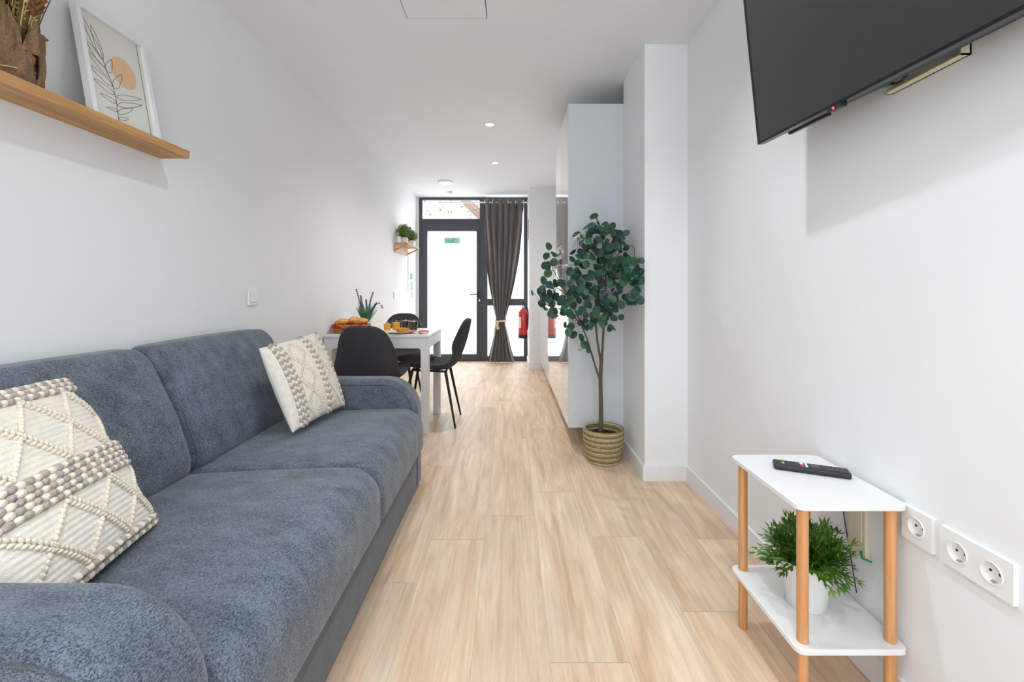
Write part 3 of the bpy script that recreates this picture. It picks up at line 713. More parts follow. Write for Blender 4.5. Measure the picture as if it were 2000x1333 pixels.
for i in range(16):
    a = rr.uniform(0, 2 * PI); x, y = 0.03 * math.cos(a) * 0.7, 0.034 * math.sin(a); L_ = rr.uniform(0.2, 0.32); ddy = rr.uniform(-.06, .05); vs = []
    for k in range(9):
        f_ = k / 8; ww = 0.006 * math.sin(PI * (0.1 + 0.9 * f_)) + 0.001; cx_, cy_, cz_ = x + 0.03 * f_, y + ddy * f_ ** 1.5, 0.08 + L_ * f_
        vs += [(cx_ + ww * 0.3, cy_ - ww, cz_), (cx_ + 0.002, cy_, cz_), (cx_ + ww * 0.3, cy_ + ww, cz_)]
    mb.add(vs, [(k * 3 + j, k * 3 + j + 1, k * 3 + j + 4, k * 3 + j + 3) for k in range(8) for j in range(2)])
mb.build('long_dry_leaves', 'olive', fl)

# ------------------------------------------------------------------ wall switches and notices (left wall)
def wall_switch(Y, Z, label, w_=0.082, h_=0.088):
    t = thing('light_switch', label, 'switch', (XL, Y, Z), 0, 'white light switches on the left wall')
    MB().box(0, 0.010, -w_ / 2, w_ / 2, -h_ / 2, h_ / 2, 0, 0.003).build('plate', 'switch', t)
    MB().box(0.010, 0.0145, -w_ * 0.3, w_ * 0.3, -h_ * 0.32, h_ * 0.32, 0, 0.003).build('rocker', 'switch', t)
wall_switch(2.44, 1.027, 'white light switch on the left wall above the far end of the sofa')
wall_switch(5.45, 1.00, 'white light switch on the left wall below the small plant shelf')
wall_switch(6.45, 1.00, 'small white light switch on the left wall nearest the entrance')
nt_ = thing('wall_notice', 'white notice with blue graphic on the left wall beside the entrance', 'notice', (XL, 6.32, 1.46))
MB().box(0, 0.006, -0.15, 0.15, -0.42, 0.27).build('board', 'paper', nt_, smooth=False)
MB().box(0.006, 0.007, -0.03, 0.11, -0.25, -0.17).build('blue_panel', 'blue', nt_, smooth=False)
mb = MB()
for k in range(7):
    mb.box(0.006, 0.007, 0.02 - 0.03 * (k % 2), 0.11, -0.40 + k * 0.018, -0.393 + k * 0.018)
mb.build('text_lines', 'ink', nt_, smooth=False)

# small shelf with clipped plants
sh = thing('plant_shelf', 'small oak wall shelf holding two clipped ball plants near the entrance', 'shelf', (XL, 5.42, 1.52))
MB().box(0, 0.165, 0, 0.72, 0.095, 0.108).build('board', 'oak', sh)
MB().box(0, 0.014, 0, 0.72, 0.0, 0.095).build('back_rail', 'oak_v', sh)
for y in (0.02, 0.68): mb = MB(); mb.add([(0.014, y, 0.012), (0.014, y, 0.03), (0.15, y, 0.095), (0.155, y, 0.083), (0.014, y + 0.014, 0.012), (0.014, y + 0.014, 0.03), (0.15, y + 0.014, 0.095), (0.155, y + 0.014, 0.083)], [(0, 1, 2, 3), (4, 7, 6, 5), (0, 3, 7, 4), (1, 5, 6, 2)]); mb.build('bracket', 'oak', sh, smooth=False)
def topiary(x, y, r, label):
    t = thing('clipped_ball_plant', label, 'potted plant', (x, y, 1.6281), 0, 'clipped ball plants on the small shelf')
    MB().lathe([(0.03, 0), (0.034, 0.001), (0.045, 0.075), (0.041, 0.075), (0.038, 0.06)], n=20).build('pot', 'pot', t)
    mb = MB(); q = random.Random(int(r * 1000)); c = Vector((0, 0, 0.085 + r * 0.75))
    mb.sph(c, r * 0.86, 16, 10)
    for i in range(520):
        d = Vector((q.gauss(0, 1), q.gauss(0, 1), q.gauss(0, 1))).normalized(); s_ = r * 0.14; p = c + d * r * q.uniform(0.86, 1.04)
        a = d.orthogonal().normalized(); a = Matrix.Rotation(q.uniform(0, 6), 3, d) @ a; b = (d + a * 0.5).normalized()
        mb.add([p, p + a * s_ * 0.5 + b * s_ * 0.6, p + b * s_ * 1.3, p - a * s_ * 0.5 + b * s_ * 0.6], [(0, 1, 2, 3)])
    mb.build('foliage', 'topiary', t)
topiary(XL + 0.095, 5.56, 0.085, 'larger clipped ball plant in white pot on the small wall shelf')
topiary(XL + 0.105, 5.93, 0.07, 'smaller clipped ball plant in white pot at the far end of the small shelf')
tag(MB().box(XL + 0.03, XL + 0.10, 6.08, 6.095, 1.6281, 1.83).build('greeting_card', 'pink', smooth=False), 'small pink card standing behind the smaller ball plant', 'card')

# ------------------------------------------------------------------ curtain
def lerp_tab(tab, z):
    if z >= tab[0][0]: return tab[0][1]
    for a, b in zip(tab, tab[1:]):
        if z >= b[0]: 
            t = (z - b[0]) / (a[0] - b[0]); t = t * t * (3 - 2 * t) if False else t
            return b[1] + (a[1] - b[1]) * t
    return tab[-1][1]
YC = 6.62
def zz(y): return H + (CY - y) * YC / F
def xx(x): return (x - CX) * YC / F
LT = [(zz(y), xx(x)) for y, x in ((388, 943), (450, 946), (510, 950), (560, 956), (600, 963), (622, 968), (632, 967), (655, 964), (682, 958), (708, 952))]
RT = [(zz(y), xx(x)) for y, x in ((388, 1024), (450, 1020), (500, 1014), (550, 1005), (590, 996), (622, 988), (632, 987), (655, 993), (682, 999), (708, 1008))]
ct = thing('curtain', 'charcoal eyelet curtain tied back with cream rope beside the entrance door', 'curtain', (0, 0, 0))
mb = MB(); NU, NV = 150, 70; vs = []; z0_, z1_ = 0.015, ZC - 0.055
for side in (0, 1):
    for j in range(NV + 1):
        z = z1_ + (z0_ - z1_) * j / NV; xl, xr = lerp_tab(LT, z), lerp_tab(RT, z); wdt = xr - xl
        dt = abs(z - zz(627))
        amp = 0.045 * min(1, 0.45 + dt * 1.2) * (1.15 if z < zz(627) else 1)
        for i in range(NU + 1):
            u = i / NU; ph = 6.5 * 2 * PI * u + 0.5 * math.sin(z * 3 + u * 4) * (1 if z < 2.2 else 0.2)
            x = xl + wdt * (u + 0.018 * math.sin(2 * ph)); y = YC + amp * math.sin(ph) + 0.012 * math.sin(ph * 2.3 + z * 5) * min(1, dt * 2)
            y += 0.05 * (1 - (2 * u - 1) ** 2) * (-1 if dt < 0.1 else -0.4)
            vs.append((x, y + side * 0.003, z))
K = (NU + 1) * (NV + 1)
fs = []
for j in range(NV):
    for i in range(NU):
        a = j * (NU + 1) + i; fs.append((a, a + NU + 1, a + NU + 2, a + 1)); fs.append((a + K, a + 1 + K, a + NU + 2 + K, a + NU + 1 + K))
mb.add(vs, fs); mb.build('cloth', 'curtain', ct)
mb = MB(); zt = zz(627); xa, xb = xx(966), xx(990)
mb.tube([((xa + xb) / 2 + (xb - xa) / 2 * 0.92 * math.cos(a), YC - 0.03 + 0.075 * math.sin(a), zt + 0.01 * math.cos(a)) for a in [2 * PI * i / 28 for i in range(29)]], 0.013, 8)
mb.build('tie_back', 'tie', ct)
MB().tube([((xa * .7 + xb * .3), YC - 0.12, zt), ((xa * .7 + xb * .3) - 0.01, YC - 0.13, zt - 0.05), ((xa * .7 + xb * .3), YC - 0.125, zt - 0.11)], [0.012, 0.018, 0.02], 8).build('tassel', 'tie', ct)
ztop = zz(395.5)
for i in range(6):
    xr_ = xx(947 + i * 15); MB().tube([(xr_ + 0.0, YC + 0.03 * math.cos(a), ztop + 0.03 * math.sin(a)) for a in [2 * PI * k / 16 for k in range(17)]], 0.006, 6, caps=False).build('eyelet_ring', 'white', ct)
rod = thing('curtain_rod', 'white curtain rod running across the top of the entrance', 'curtain rod')
MB().tube([(XL + 0.35, YC, ztop), (NIBX, YC, ztop)], 0.011, 10).build('pole', 'white', rod)
MB().box(NIBX - 0.01, NIBX, YC - 0.02, YC + 0.02, ztop - 0.03, ztop + 0.03).build('bracket', 'white', rod)
MB().box(XL + 0.36, XL + 0.375, YC - 0.01, YD - 0.02, ztop - 0.015, ztop + 0.015).build('bracket', 'white', rod)

# ------------------------------------------------------------------ fire extinguisher and its sign
YE = 6.45; exx = NIBX - 0.078; zb = H + (CY - 661) * YE / F
fe = thing('fire_extinguisher', 'red fire extinguisher hanging on the wall end right of the curtain', 'fire extinguisher', (exx, YE, zb))
R = 0.066
MB().lathe([(0.0, 0), (R * 0.9, 0), (R, 0.008), (R, 0.055), (R * 0.99, 0.057)], n=28).build('base_ring', 'blackpl', fe)
MB().lathe([(R * 0.99, 0.055), (R, 0.06), (R, 0.33), (R * 0.93, 0.365), (R * 0.7, 0.395), (R * 0.35, 0.41), (0.018, 0.42), (0.018, 0.43)], n=28).build('cylinder', 'red', fe)
MB().lathe([(0.018, 0.43), (0.022, 0.44), (0.02, 0.462), (0.012, 0.468)], n=16).build('valve', 'chrome', fe)
mb = MB(); mb.box(-0.07, 0.03, -0.010, 0.010, 0.468, 0.478, 0, 0.003); mb.box(-0.075, 0.025, -0.010, 0.010, 0.496, 0.506, 0, 0.003); mb.box(0.005, 0.03, -0.01, 0.01, 0.468, 0.506)
mb.build('handle', 'blackpl', fe)
MB().tube([(0.02, -0.01, 0.45), (0.06, -0.03, 0.43), (0.072, -0.04, 0.36), (0.066, -0.035, 0.2), (0.06, -0.03, 0.12)], 0.009, 8).build('hose', 'blackpl', fe)
MB().lathe([(R + 0.0006, 0.15), (R + 0.0012, 0.15), (R + 0.0012, 0.30), (R + 0.0006, 0.30)], n=28, caps=False, fn=lambda p, a, r, z: (r * math.cos(PI + 0.1 + (a / (2 * PI)) * 1.1), r * math.sin(PI + 0.1 + (a / (2 * PI)) * 1.1), z)).build('instruction_label', 'paper', fe)
tag(MB().box(NIBX - 0.004, NIBX, 6.36, 6.56, H + (CY - 468) * 6.45 / F, H + (CY - 430) * 6.45 / F).build('extinguisher_sign', 'darkred', smooth=False), 'dark red sign on the wall end above the fire extinguisher', 'sign')

# ------------------------------------------------------------------ kitchen units
KX, KY0, KYT, KY1, KZ0 = 0.388, 3.0, 3.83, 5.98, 0.15
tall = thing('tall_kitchen_cabinet', 'tall glossy white kitchen cabinet behind the potted tree', 'cabinet', (KX, KY0, 0))
def loc(mbo, o): return mbo
D = XR - 0.004 - KX
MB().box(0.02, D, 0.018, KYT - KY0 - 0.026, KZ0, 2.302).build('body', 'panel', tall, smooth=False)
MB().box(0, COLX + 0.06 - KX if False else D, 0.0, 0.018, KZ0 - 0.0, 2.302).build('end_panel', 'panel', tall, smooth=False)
tall.children[-1].location = (0, 0.02, 0)  # end panel clears the column
for ch in tall.children:
    if ch.name.startswith('end_panel'): ch.location = (0, 0.022, 0)
    if ch.name.startswith('body'): ch.location = (0, 0.024, 0)
yo = 0.044
MB().box(0, 0.018, yo, yo + 0.36, KZ0, 2.302).build('door', 'gloss', tall, smooth=False)
MB().box(0, 0.018, yo + 0.363, KYT - KY0, 1.415, 2.302).build('door', 'gloss', tall, smooth=False)
MB().box(0, 0.018, yo + 0.363, KYT - KY0, KZ0, 0.79).build('door', 'gloss', tall, smooth=False)
MB().box(0.16, D, 0.55, KYT - KY0, 0.0, KZ0).build('plinth', 'white', tall, smooth=False)
ov = thing('built_in_oven', 'black built-in oven in the tall white kitchen cabinet', 'oven', (KX, KY0 + yo + 0.366, 0.795))
ow = KYT - KY0 - yo - 0.37
MB().box(0.0, 0.019, 0, ow, 0, 0.50).build('door', 'ovenglass', ov, smooth=False)
MB().box(0.0, 0.019, 0, ow, 0.505, 0.615).build('control_panel', 'blackpl', ov, smooth=False)
mb = MB(); mb.tube([(-0.04, 0.03, 0.455), (-0.04, ow - 0.03, 0.455)], 0.008, 8); mb.tube([(0, 0.04, 0.455), (-0.04, 0.04, 0.455)], 0.006); mb.tube([(0, ow - 0.04, 0.455), (-0.04, ow - 0.04, 0.455)], 0.006)
mb.build('handle', 'steel', ov)
for k in range(3): 
    mk = MB(); mk.tube([(0.0, 0.08 + k * 0.12, 0.56), (-0.02, 0.08 + k * 0.12, 0.56)], 0.018, 14); mk.build('knob', 'steel', ov)
n_u = 4; uw = (KY1 - KYT) / n_u; ZW = 0.87
for k in range(n_u):
    y0 = KYT + k * uw
    lab = ['base kitchen cabinet next to the tall unit', 'base kitchen cabinet, second from the tall unit', 'base kitchen cabinet, third from the tall unit', 'base kitchen cabinet nearest the entrance'][k]
    t = thing('base_kitchen_cabinet', 'glossy white ' + lab, 'cabinet', (KX, y0, 0), 0, 'glossy white base kitchen cabinets')
    MB().box(0.02, D, 0.002, uw - 0.002, KZ0, ZW - 0.001).build('body', 'white', t, smooth=False)
    if k == 1:
        for (a, b) in ((KZ0, 0.40), (0.403, 0.64), (0.643, ZW - 0.003)):
            MB().box(0, 0.018, 0.0015, uw - 0.0015, a, b).build('drawer', 'gloss', t, smooth=False)
    else: MB().box(0, 0.018, 0.0015, uw - 0.0015, KZ0, ZW - 0.003).build('door', 'gloss', t, smooth=False)
    MB().box(0.10, 0.115, 0, uw, 0, KZ0).build('plinth', 'white', t, smooth=False)
tag(MB().box(KX - 0.005, XR - 0.003, KYT + 0.004, KY1, ZW, ZW + 0.03, 0, 0.002).build('worktop', 'worktop'), 'white worktop over the base kitchen cabinets', 'worktop')

# ------------------------------------------------------------------ dining table
DTX0, DTX1, DTY0, DTY1, DTZ = XL + 0.006, -0.600, 3.364, 3.975, 0.730
dt_ = thing('dining_table', 'white dining table with rounded frame pushed against the left wall', 'table', (DTX0, DTY0, 0))
TW, TD = DTX1 - DTX0, DTY1 - DTY0
MB().box(0, TW, 0, TD, DTZ - 0.022, DTZ, 0, 0.003).build('tabletop', 'white', dt_)
def portal(w_, h_, leg, ap, R_, th):
    """inverted-U frame panel with rounded inner corners in the x-z plane"""
    mb = MB(); out = [(0, 0), (0, h_), (w_, h_), (w_, 0), (w_ - leg, 0)]
    inner = []
    for i in range(7): a = PI / 2 * i / 6; inner.append((w_ - leg - R_ + R_ * math.cos(a), h_ - ap - R_ + R_ * math.sin(a)))
    for i in range(7): a = PI / 2 + PI / 2 * i / 6; inner.append((leg + R_ + R_ * math.cos(a), h_ - ap - R_ + R_ * math.sin(a)))
    inner.append((leg, 0))
    pts = out + inner; n_ = len(pts); vs = [(x, 0, z) for x, z in pts] + [(x, th, z) for x, z in pts]
    o = len(mb.v)
    def quads(idx): pass
    fs = [(i, (i + 1) % n_, (i + 1) % n_ + n_, i + n_) for i in range(n_)]
    # front and back faces split so that they stay simple: left leg, right leg, apron
    L_i = [0] + [n_ - 1] + [n_ - 2]; 
    fan = []
    left = [0, n_ - 1, n_ - 2]            # (0,0),(leg,0),(leg,h-ap-R)
    arcL = list(range(5 + 7, 5 + 14))     # from top inner left to leg
    arcR = list(range(5, 5 + 7))
    fan.append([0, n_ - 1] + arcL[::-1] + [1])
    fan.append([3, 2] + arcR[::-1] + [4])
    fan.append([1] + [arcL[0], arcR[-1]] + [2])
    for f_ in fan: fs.append(tuple(f_)); fs.append(tuple(i + n_ for i in f_[::-1]))
    mb.add(vs, fs); return mb
p1 = portal(TW - 0.004, DTZ - 0.024, 0.058, 0.074, 0.022, 0.058); o = p1.build('leg_frame', 'white', dt_, smooth=False); o.location = (0.002, 0.002, 0)
p1 = portal(TW - 0.004, DTZ - 0.024, 0.058, 0.074, 0.022, 0.058); o = p1.build('leg_frame', 'white', dt_, smooth=False); o.location = (0.002, TD - 0.060, 0)
for x_ in (TW - 0.022, 0.002): MB().box(x_, x_ + 0.02, 0.06, TD - 0.06, DTZ - 0.10, DTZ - 0.023).build('side_rail', 'white', dt_, smooth=False)

# ------------------------------------------------------------------ dining chairs
def make_chair(label):
    t = thing('dining_chair', label, 'chair', (0, 0, 0), 0, 'charcoal shell chairs around the dining table')
    # side profile (y forward, z) from seat front to back top
    P = [(0.235, 0.440, 0.15), (0.225, 0.462, 0.19), (0.17, 0.470, 0.213), (0.05, 0.455, 0.222), (-0.08, 0.445, 0.222), (-0.15, 0.460, 0.220), (-0.198, 0.498, 0.217), (-0.230, 0.56, 0.211), (-0.262, 0.65, 0.196), (-0.284, 0.73, 0.172), (-0.296, 0.785, 0.145), (-0.302, 0.820, 0.105), (-0.304, 0.834, 0.06)]
    # catmull-rom resample
    S = []
    for i in range(len(P) - 1):
        p0, p1, p2, p3 = P[max(i - 1, 0)], P[i], P[i + 1], P[min(i + 2, len(P) - 1)]
        for k in range(5):
            u = k / 5; S.append(tuple(0.5 * ((2 * p1[c]) + (-p0[c] + p2[c]) * u + (2 * p0[c] - 5 * p1[c] + 4 * p2[c] - p3[c]) * u * u + (-p0[c] + 3 * p1[c] - 3 * p2[c] + p3[c]) * u ** 3) for c in range(3)))
    S.append(P[-1]); n_ = len(S); NT = 16; vs = []
    for side in (1, -1):
        for i, (y, z, w_) in enumerate(S):
            a, b = S[max(i - 1, 0)], S[min(i + 1, n_ - 1)]; ty, tz = b[0] - a[0], b[1] - a[1]; l_ = math.hypot(ty, tz); ny, nz = tz / l_, -ty / l_   # towards the sitter: up on the seat
            if nz < 0 and i < n_ / 3: ny, nz = -ny, -nz
            if i >= n_ / 3 and ny < 0: ny, nz = -ny, -nz
            fb = min(1, max(0, (z - 0.455) / 0.22)) if i > n_ / 3 else 0; fb = fb * fb * (3 - 2 * fb)
            endf = min(1, min(i, n_ - 1 - i) / 3)
            for j in range(NT + 1):
                s_ = j / NT * 2 - 1; th = 0.020 * (1 - abs(s_) ** 6) * (0.25 + 0.75 * endf) + 0.001
                lift = (0.040 * s_ * s_) * (1 - fb) ; fw = 0.085 * s_ * s_ * fb * (w_ / 0.22) ** 1.5
                vs.append((w_ * s_, y + fw + ny * th * side, z + lift + nz * th * side))
    K_ = n_ * (NT + 1); fs = []
    for i in range(n_ - 1):
        for j in range(NT):
            a = i * (NT + 1) + j; fs.append((a, a + 1, a + NT + 2, a + NT + 1)); fs.append((a + K_, a + NT + 1 + K_, a + NT + 2 + K_, a + 1 + K_))
    for i in range(n_ - 1):
        for j in (0, NT):
            a = i * (NT + 1) + j; q = (a, a + NT + 1, a + NT + 1 + K_, a + K_); fs.append(q if j == 0 else q[::-1])
    for i in (0, n_ - 1):
        for j in range(NT):
            a = i * (NT + 1) + j; q = (a, a + K_, a + 1 + K_, a + 1); fs.append(q if i == 0 else q[::-1])
    MB().add(vs, fs).build('seat_shell', 'chairfab', t)
    mb = MB()
    for s_ in (-1, 1): mb.tube([(s_ * 0.12, 0.13, 0.436), (s_ * 0.12, -0.13, 0.424)], 0.009, 8)
    mb.tube([(-0.12, 0.13, 0.436), (0.12, 0.13, 0.436)], 0.009, 8); mb.tube([(-0.12, -0.13, 0.424), (0.12, -0.13, 0.424)], 0.009, 8)
    mb.build('under_frame', 'chairleg', t)
    for (sx_, sy_) in ((-1, 1), (1, 1), (-1, -1), (1, -1)):
        top = (sx_ * 0.13, sy_ * 0.13, 0.432); bot = (sx_ * 0.19, sy_ * 0.21 + (0.0 if sy_ > 0 else -0.005), 0.0)
        MB().tube([bot, top], [0.0075, 0.0125], 12).build('leg', 'chairleg', t)
    return t
ch0 = make_chair('charcoal shell chair with its back to the sofa, at the near side of the table')
ch0.location = (-0.950, 3.205, 0); ch0.rotation_euler = (0, 0, 0)
c2 = copy_tree(ch0); c2.location = (-0.635, 3.690, 0); c2.rotation_euler = (0, 0, PI / 2); c2['label'] = 'charcoal shell chair seen from the side, at the free end of the table'
c3 = copy_tree(ch0); c3.location = (-1.030, 4.165, 0); c3.rotation_euler = (0, 0, PI); c3['label'] = 'charcoal shell chair at the far side of the table, facing the sofa'

# ------------------------------------------------------------------ things on the table
ZT_ = DTZ + 0.0004
bk = thing('bread_basket', 'oval wicker basket on the wall end of the table', 'basket', (-1.235, 3.55, ZT_))
mb = MB()
for k in range(6):
    s_ = 1 + 0.03 * k
    mb.tube([(0.125 * s_ * math.cos(a), 0.085 * s_ * math.sin(a), 0.007 + k * 0.011 + 0.002 * math.sin(a * 12 + k * PI)) for a in [2 * PI * i / 40 for i in range(41)]], 0.0065, 6, caps=False)
mb.lathe([(0.0, 0.001), (0.118, 0.001), (0.118, 0.006), (0.0, 0.006)], n=32, fn=lambda p, a, r, z: (p[0], p[1] * 0.68, p[2])); mb.build('woven_body', 'wicker', bk)
def red_cloth():
    mb = MB(); vs = []; N_ = 26
    for i in range(N_ + 1):
        for j in range(N_ + 1):
            u, v = i / N_ * 2 - 1, j / N_ * 2 - 1; r = max(abs(u), abs(v)); x, y = u * 0.118, v * 0.095
            edge = min(1, max(0, (math.hypot(x / 0.125, y / 0.085) - 0.75) / 0.35)); z = 0.028 + 0.05 * edge + 0.005 * math.sin(u * 9) * math.cos(v * 8)
            if v < -0.6: z -= (-v - 0.6) * 0.10; y = -0.089 - (-v - 0.6) * 0.035
            vs.append((x * 0.9, y, z))
    mb.add(vs, [(i * (N_ + 1) + j, (i + 1) * (N_ + 1) + j, (i + 1) * (N_ + 1) + j + 1, i * (N_ + 1) + j + 1) for i in range(N_) for j in range(N_)])
    o = mb.build('basket_cloth', 'redcloth'); o.location = (-1.235, 3.55, ZT_); tag(o, 'red cloth lining the wicker bread basket', 'cloth')
red_cloth()
def roll(x, y, z, r, rz, label):
    mb = MB(); q = Vector((math.cos(rz), math.sin(rz), 0.1)); w_ = Vector((-q.y, q.x, 0))
    mb.ell((0, 0, 0), (q * r * 1.45, w_ * r, Vector((0, 0, r * 0.72))), 18, 10)
    vs = mb.v; mb.v = [(a + 0.003 * noise.noise(Vector((a, b, c)) * 50), b, c + 0.003 * noise.noise(Vector((b, c, a)) * 50)) for a, b, c in vs]
    o = mb.build('bread_roll', 'bread'); o.location = (x, y, z); tag(o, label, 'bread roll', 'bread rolls in the wicker basket')
roll(-1.305, 3.53, ZT_ + 0.085, 0.036, 0.4, 'bread roll at the wall side of the basket')
roll(-1.235, 3.585, ZT_ + 0.095, 0.036, 1.2, 'topmost bread roll in the middle of the basket')
roll(-1.160, 3.545, ZT_ + 0.088, 0.038, 0.1, 'bread roll at the right side of the basket, before the lavender')
# lavender
lv = thing('lavender_plant', 'artificial lavender with purple spikes behind the bread basket', 'potted plant', (-1.175, 3.72, ZT_))
MB().lathe([(0.034, 0), (0.036, 0.001), (0.045, 0.075), (0.041, 0.075), (0.038, 0.06)], n=20).build('pot', 'pot', lv)
q = random.Random(5); mg = MB(); ml = MB()
for i in range(230):
    a = q.uniform(0, 2 * PI); r = q.uniform(0, 0.03); L_ = q.uniform(0.05, 0.15); b = Vector((r * math.cos(a), r * math.sin(a), 0.065 + q.uniform(0, 0.05))); d = Vector((math.cos(a) * 0.45, math.sin(a) * 0.45, 1 + q.uniform(-.3, .2))).normalized()
    s_ = (Matrix.Rotation(q.uniform(0, 6), 3, d) @ d.orthogonal().normalized()) * 0.0042; m_ = b + d * L_ * 0.5; e_ = b + d * L_
    mg.add([b - s_ * .4, m_ - s_, e_, m_ + s_], [(0, 1, 2, 3)])
spikes = [((-0.03, 0.0, 0.10), (-0.045, 0, 0.22), (-0.08, 0, 0.335)), ((0.0, 0, 0.1), (-0.035, 0, 0.20), (-0.045, 0, 0.285)), ((0.01, 0, 0.1), (0.02, 0, 0.21), (0.055, 0, 0.31)), ((0.02, 0, 0.1), (0.05, 0, 0.19), (0.09, -0.01, 0.225)),
          ((-0.02, 0, 0.1), (-0.035, 0, 0.16), (-0.05, 0, 0.235)), ((0.0, 0.01, 0.1), (0.005, 0, 0.17), (0.0, 0, 0.25)), ((0.0, -0.01, 0.1), (0.02, 0, 0.16), (0.035, 0, 0.25)), ((-0.01, -0.01, 0.1), (-0.03, 0, 0.15), (-0.035, 0, 0.21))]
for k, sp in enumerate(spikes):
    pts = []
    p0, p1, p2 = [Vector(p) for p in sp]
    for i in range(15): f_ = i / 14; pts.append(p0 * (1 - f_) ** 2 + p1 * 2 * f_ * (1 - f_) + p2 * f_ ** 2)
    if k == 3: pts += [Vector((0.11, -0.01, 0.225)), Vector((0.128, -0.012, 0.205)), Vector((0.135, -0.014, 0.19))]
    mg.tube(pts, 0.0013, 4)
    for i in range(8, len(pts)):
        for h2 in range(6):
            a = h2 * 1.05 + i; o_ = Vector((math.cos(a), math.sin(a), 0)) * 0.0045
            ml.ell(pts[i] + o_, ((0.0035, 0, 0), (0, 0.0035, 0), (0, 0, 0.0065)), 5, 3)
mg.build('foliage', 'lavg', lv); ml.build('flower_spikes', 'lav', lv)
# placemat, plate, croissant, mugs, napkins
tag(MB().box(-0.96, -0.68, 3.38, 3.60, ZT_, ZT_ + 0.003, 0, 0.001).build('placemat', 'mat_'), 'cream placemat under the plate at the near table edge', 'placemat')
tag(MB().lathe([(0.0, 0), (0.06, 0), (0.072, 0.004), (0.105, 0.014), (0.106, 0.017), (0.07, 0.009), (0.0, 0.007)], (-0.835, 3.475, ZT_ + 0.0034), 36).build('plate', 'plate'), 'stoneware plate with a croissant on the placemat', 'plate')
mb = MB()
for i in range(11):
    f_ = i / 10 * 2 - 1; a = f_ * 1.15; r = 0.021 * (1 - abs(f_) ** 2.2 * 0.72) * (1.08 if i % 2 else 0.95)
    c = Vector((0.05 * math.sin(a), 0.05 * (1 - math.cos(a)), 0.018)); tdir = Vector((math.cos(a), math.sin(a), 0)); nd = Vector((-math.sin(a), math.cos(a), 0))
    mb.ell(c, (tdir * 0.010, nd * r, Vector((0, 0, r * 0.9))), 14, 8)
cr = mb.build('croissant', 'croissant'); cr.location = (-0.822, 3.445, ZT_ + 0.0135); tag(cr, 'golden croissant lying on the plate', 'croissant')
def mug(x, y, liquid, lz, label, r=0.038, h_=0.085, handle=True, rz=0.0):
    t = thing('glass_mug' if handle else 'juice_glass', label, 'glass', (x, y, ZT_ + 0.0004), rz)
    MB().lathe([(0.0, 0), (r * 0.8, 0), (r * 0.86, 0.004), (r * 1.0, h_), (r * 0.93, h_), (r * 0.8, 0.008), (0.0, 0.008)], n=26).build('glass_wall', 'clear', t)
    MB().lathe([(0.0, 0.0085), (r * 0.76, 0.0085), (r * 0.76 + (r * 0.13) * lz / h_, lz), (0.0, lz)], n=26).build('drink', liquid, t)
    if handle: MB().tube([(r * 0.95, 0, h_ * 0.85), (r * 1.5, 0, h_ * 0.82), (r * 1.65, 0, h_ * 0.5), (r * 1.3, 0, h_ * 0.22), (r * 0.88, 0, h_ * 0.2)], 0.0045, 8).build('handle', 'clear', t)
mug(-0.925, 3.70, 'juice', 0.068, 'glass of orange juice to the left of the coffee mugs', 0.036, 0.088, False)
mug(-0.862, 3.77, 'coffee', 0.078, 'glass mug of dark coffee behind the nearer coffee mug', 0.042, 0.088, True, PI)
mug(-0.778, 3.66, 'coffee', 0.080, 'glass mug of dark coffee beside the red napkins, the nearer one', 0.042, 0.092, True, -0.2)
mug(-0.985, 3.66, 'juice', 0.060, 'shorter glass of orange juice furthest left of the drinks', 0.034, 0.075, False)
def napkin(x, y, s_, seed, label, rz):
    mb = MB(); N_ = 16; vs = []; q = random.Random(seed)
    for i in range(N_ + 1):
        for j in range(N_ + 1):
            u, v = i / N_ * 2 - 1, j / N_ * 2 - 1; z = 0.006 + 0.006 * abs(noise.noise(Vector((u * 0.8 + seed, v * 0.8, 0)))) + 0.004 * (v + 1) + 0.004 * (1 - abs(u)) + 0.0008 * math.sin(u * 4 + seed)
            vs.append((u * s_, v * s_ * 1.2, max(0.001, z)))
    mb.add(vs, [(i * (N_ + 1) + j, (i + 1) * (N_ + 1) + j, (i + 1) * (N_ + 1) + j + 1, i * (N_ + 1) + j + 1) for i in range(N_) for j in range(N_)])
    o = mb.build('napkin', 'pink'); o.location = (x, y, ZT_ + 0.0034); o.rotation_euler = (0, 0, rz); tag(o, label, 'napkin')
napkin(-0.745, 3.47, 0.036, 1, 'red napkin crumpled against the right side of the plate', 0.5)
napkin(-0.658, 3.475, 0.040, 2, 'red napkin spread out nearest the free end of the table', 0.2)

# ------------------------------------------------------------------ potted eucalyptus tree
TX, TY = 0.583, 2.845
tree = thing('potted_eucalyptus_tree', 'tall artificial eucalyptus tree in a coiled rope basket before the white cabinet', 'potted plant', (TX, TY, 0))
mb = MB()
for k in range(13):
    z = 0.009 + k * 0.0155; r = 0.100 + 0.018 * min(1, k / 9); tl = 0.010 * max(0, (k - 9) / 3)
    mb.tube([(r * math.cos(a), r * math.sin(a), z + tl * math.cos(a - 2.6) * 0.5 + 0.0012 * math.sin(a * 5 + k)) for a in [2 * PI * i / 48 for i in range(49)]], 0.0088, 8, 0 if k % 2 == 0 else 1, caps=False)
    mb.tube([((r + 0.004) * math.cos(a), (r + 0.004) * math.sin(a), z + 0.0078) for a in [2 * PI * i / 48 for i in range(49)]], 0.004, 6, 1 if k % 2 == 0 else 0, caps=False)
mb.lathe([(0.0, 0.002), (0.10, 0.002), (0.10, 0.01), (0.0, 0.01)], n=36, mi=1)
mb.build('rope_basket', ['rope', 'rope2'], tree)
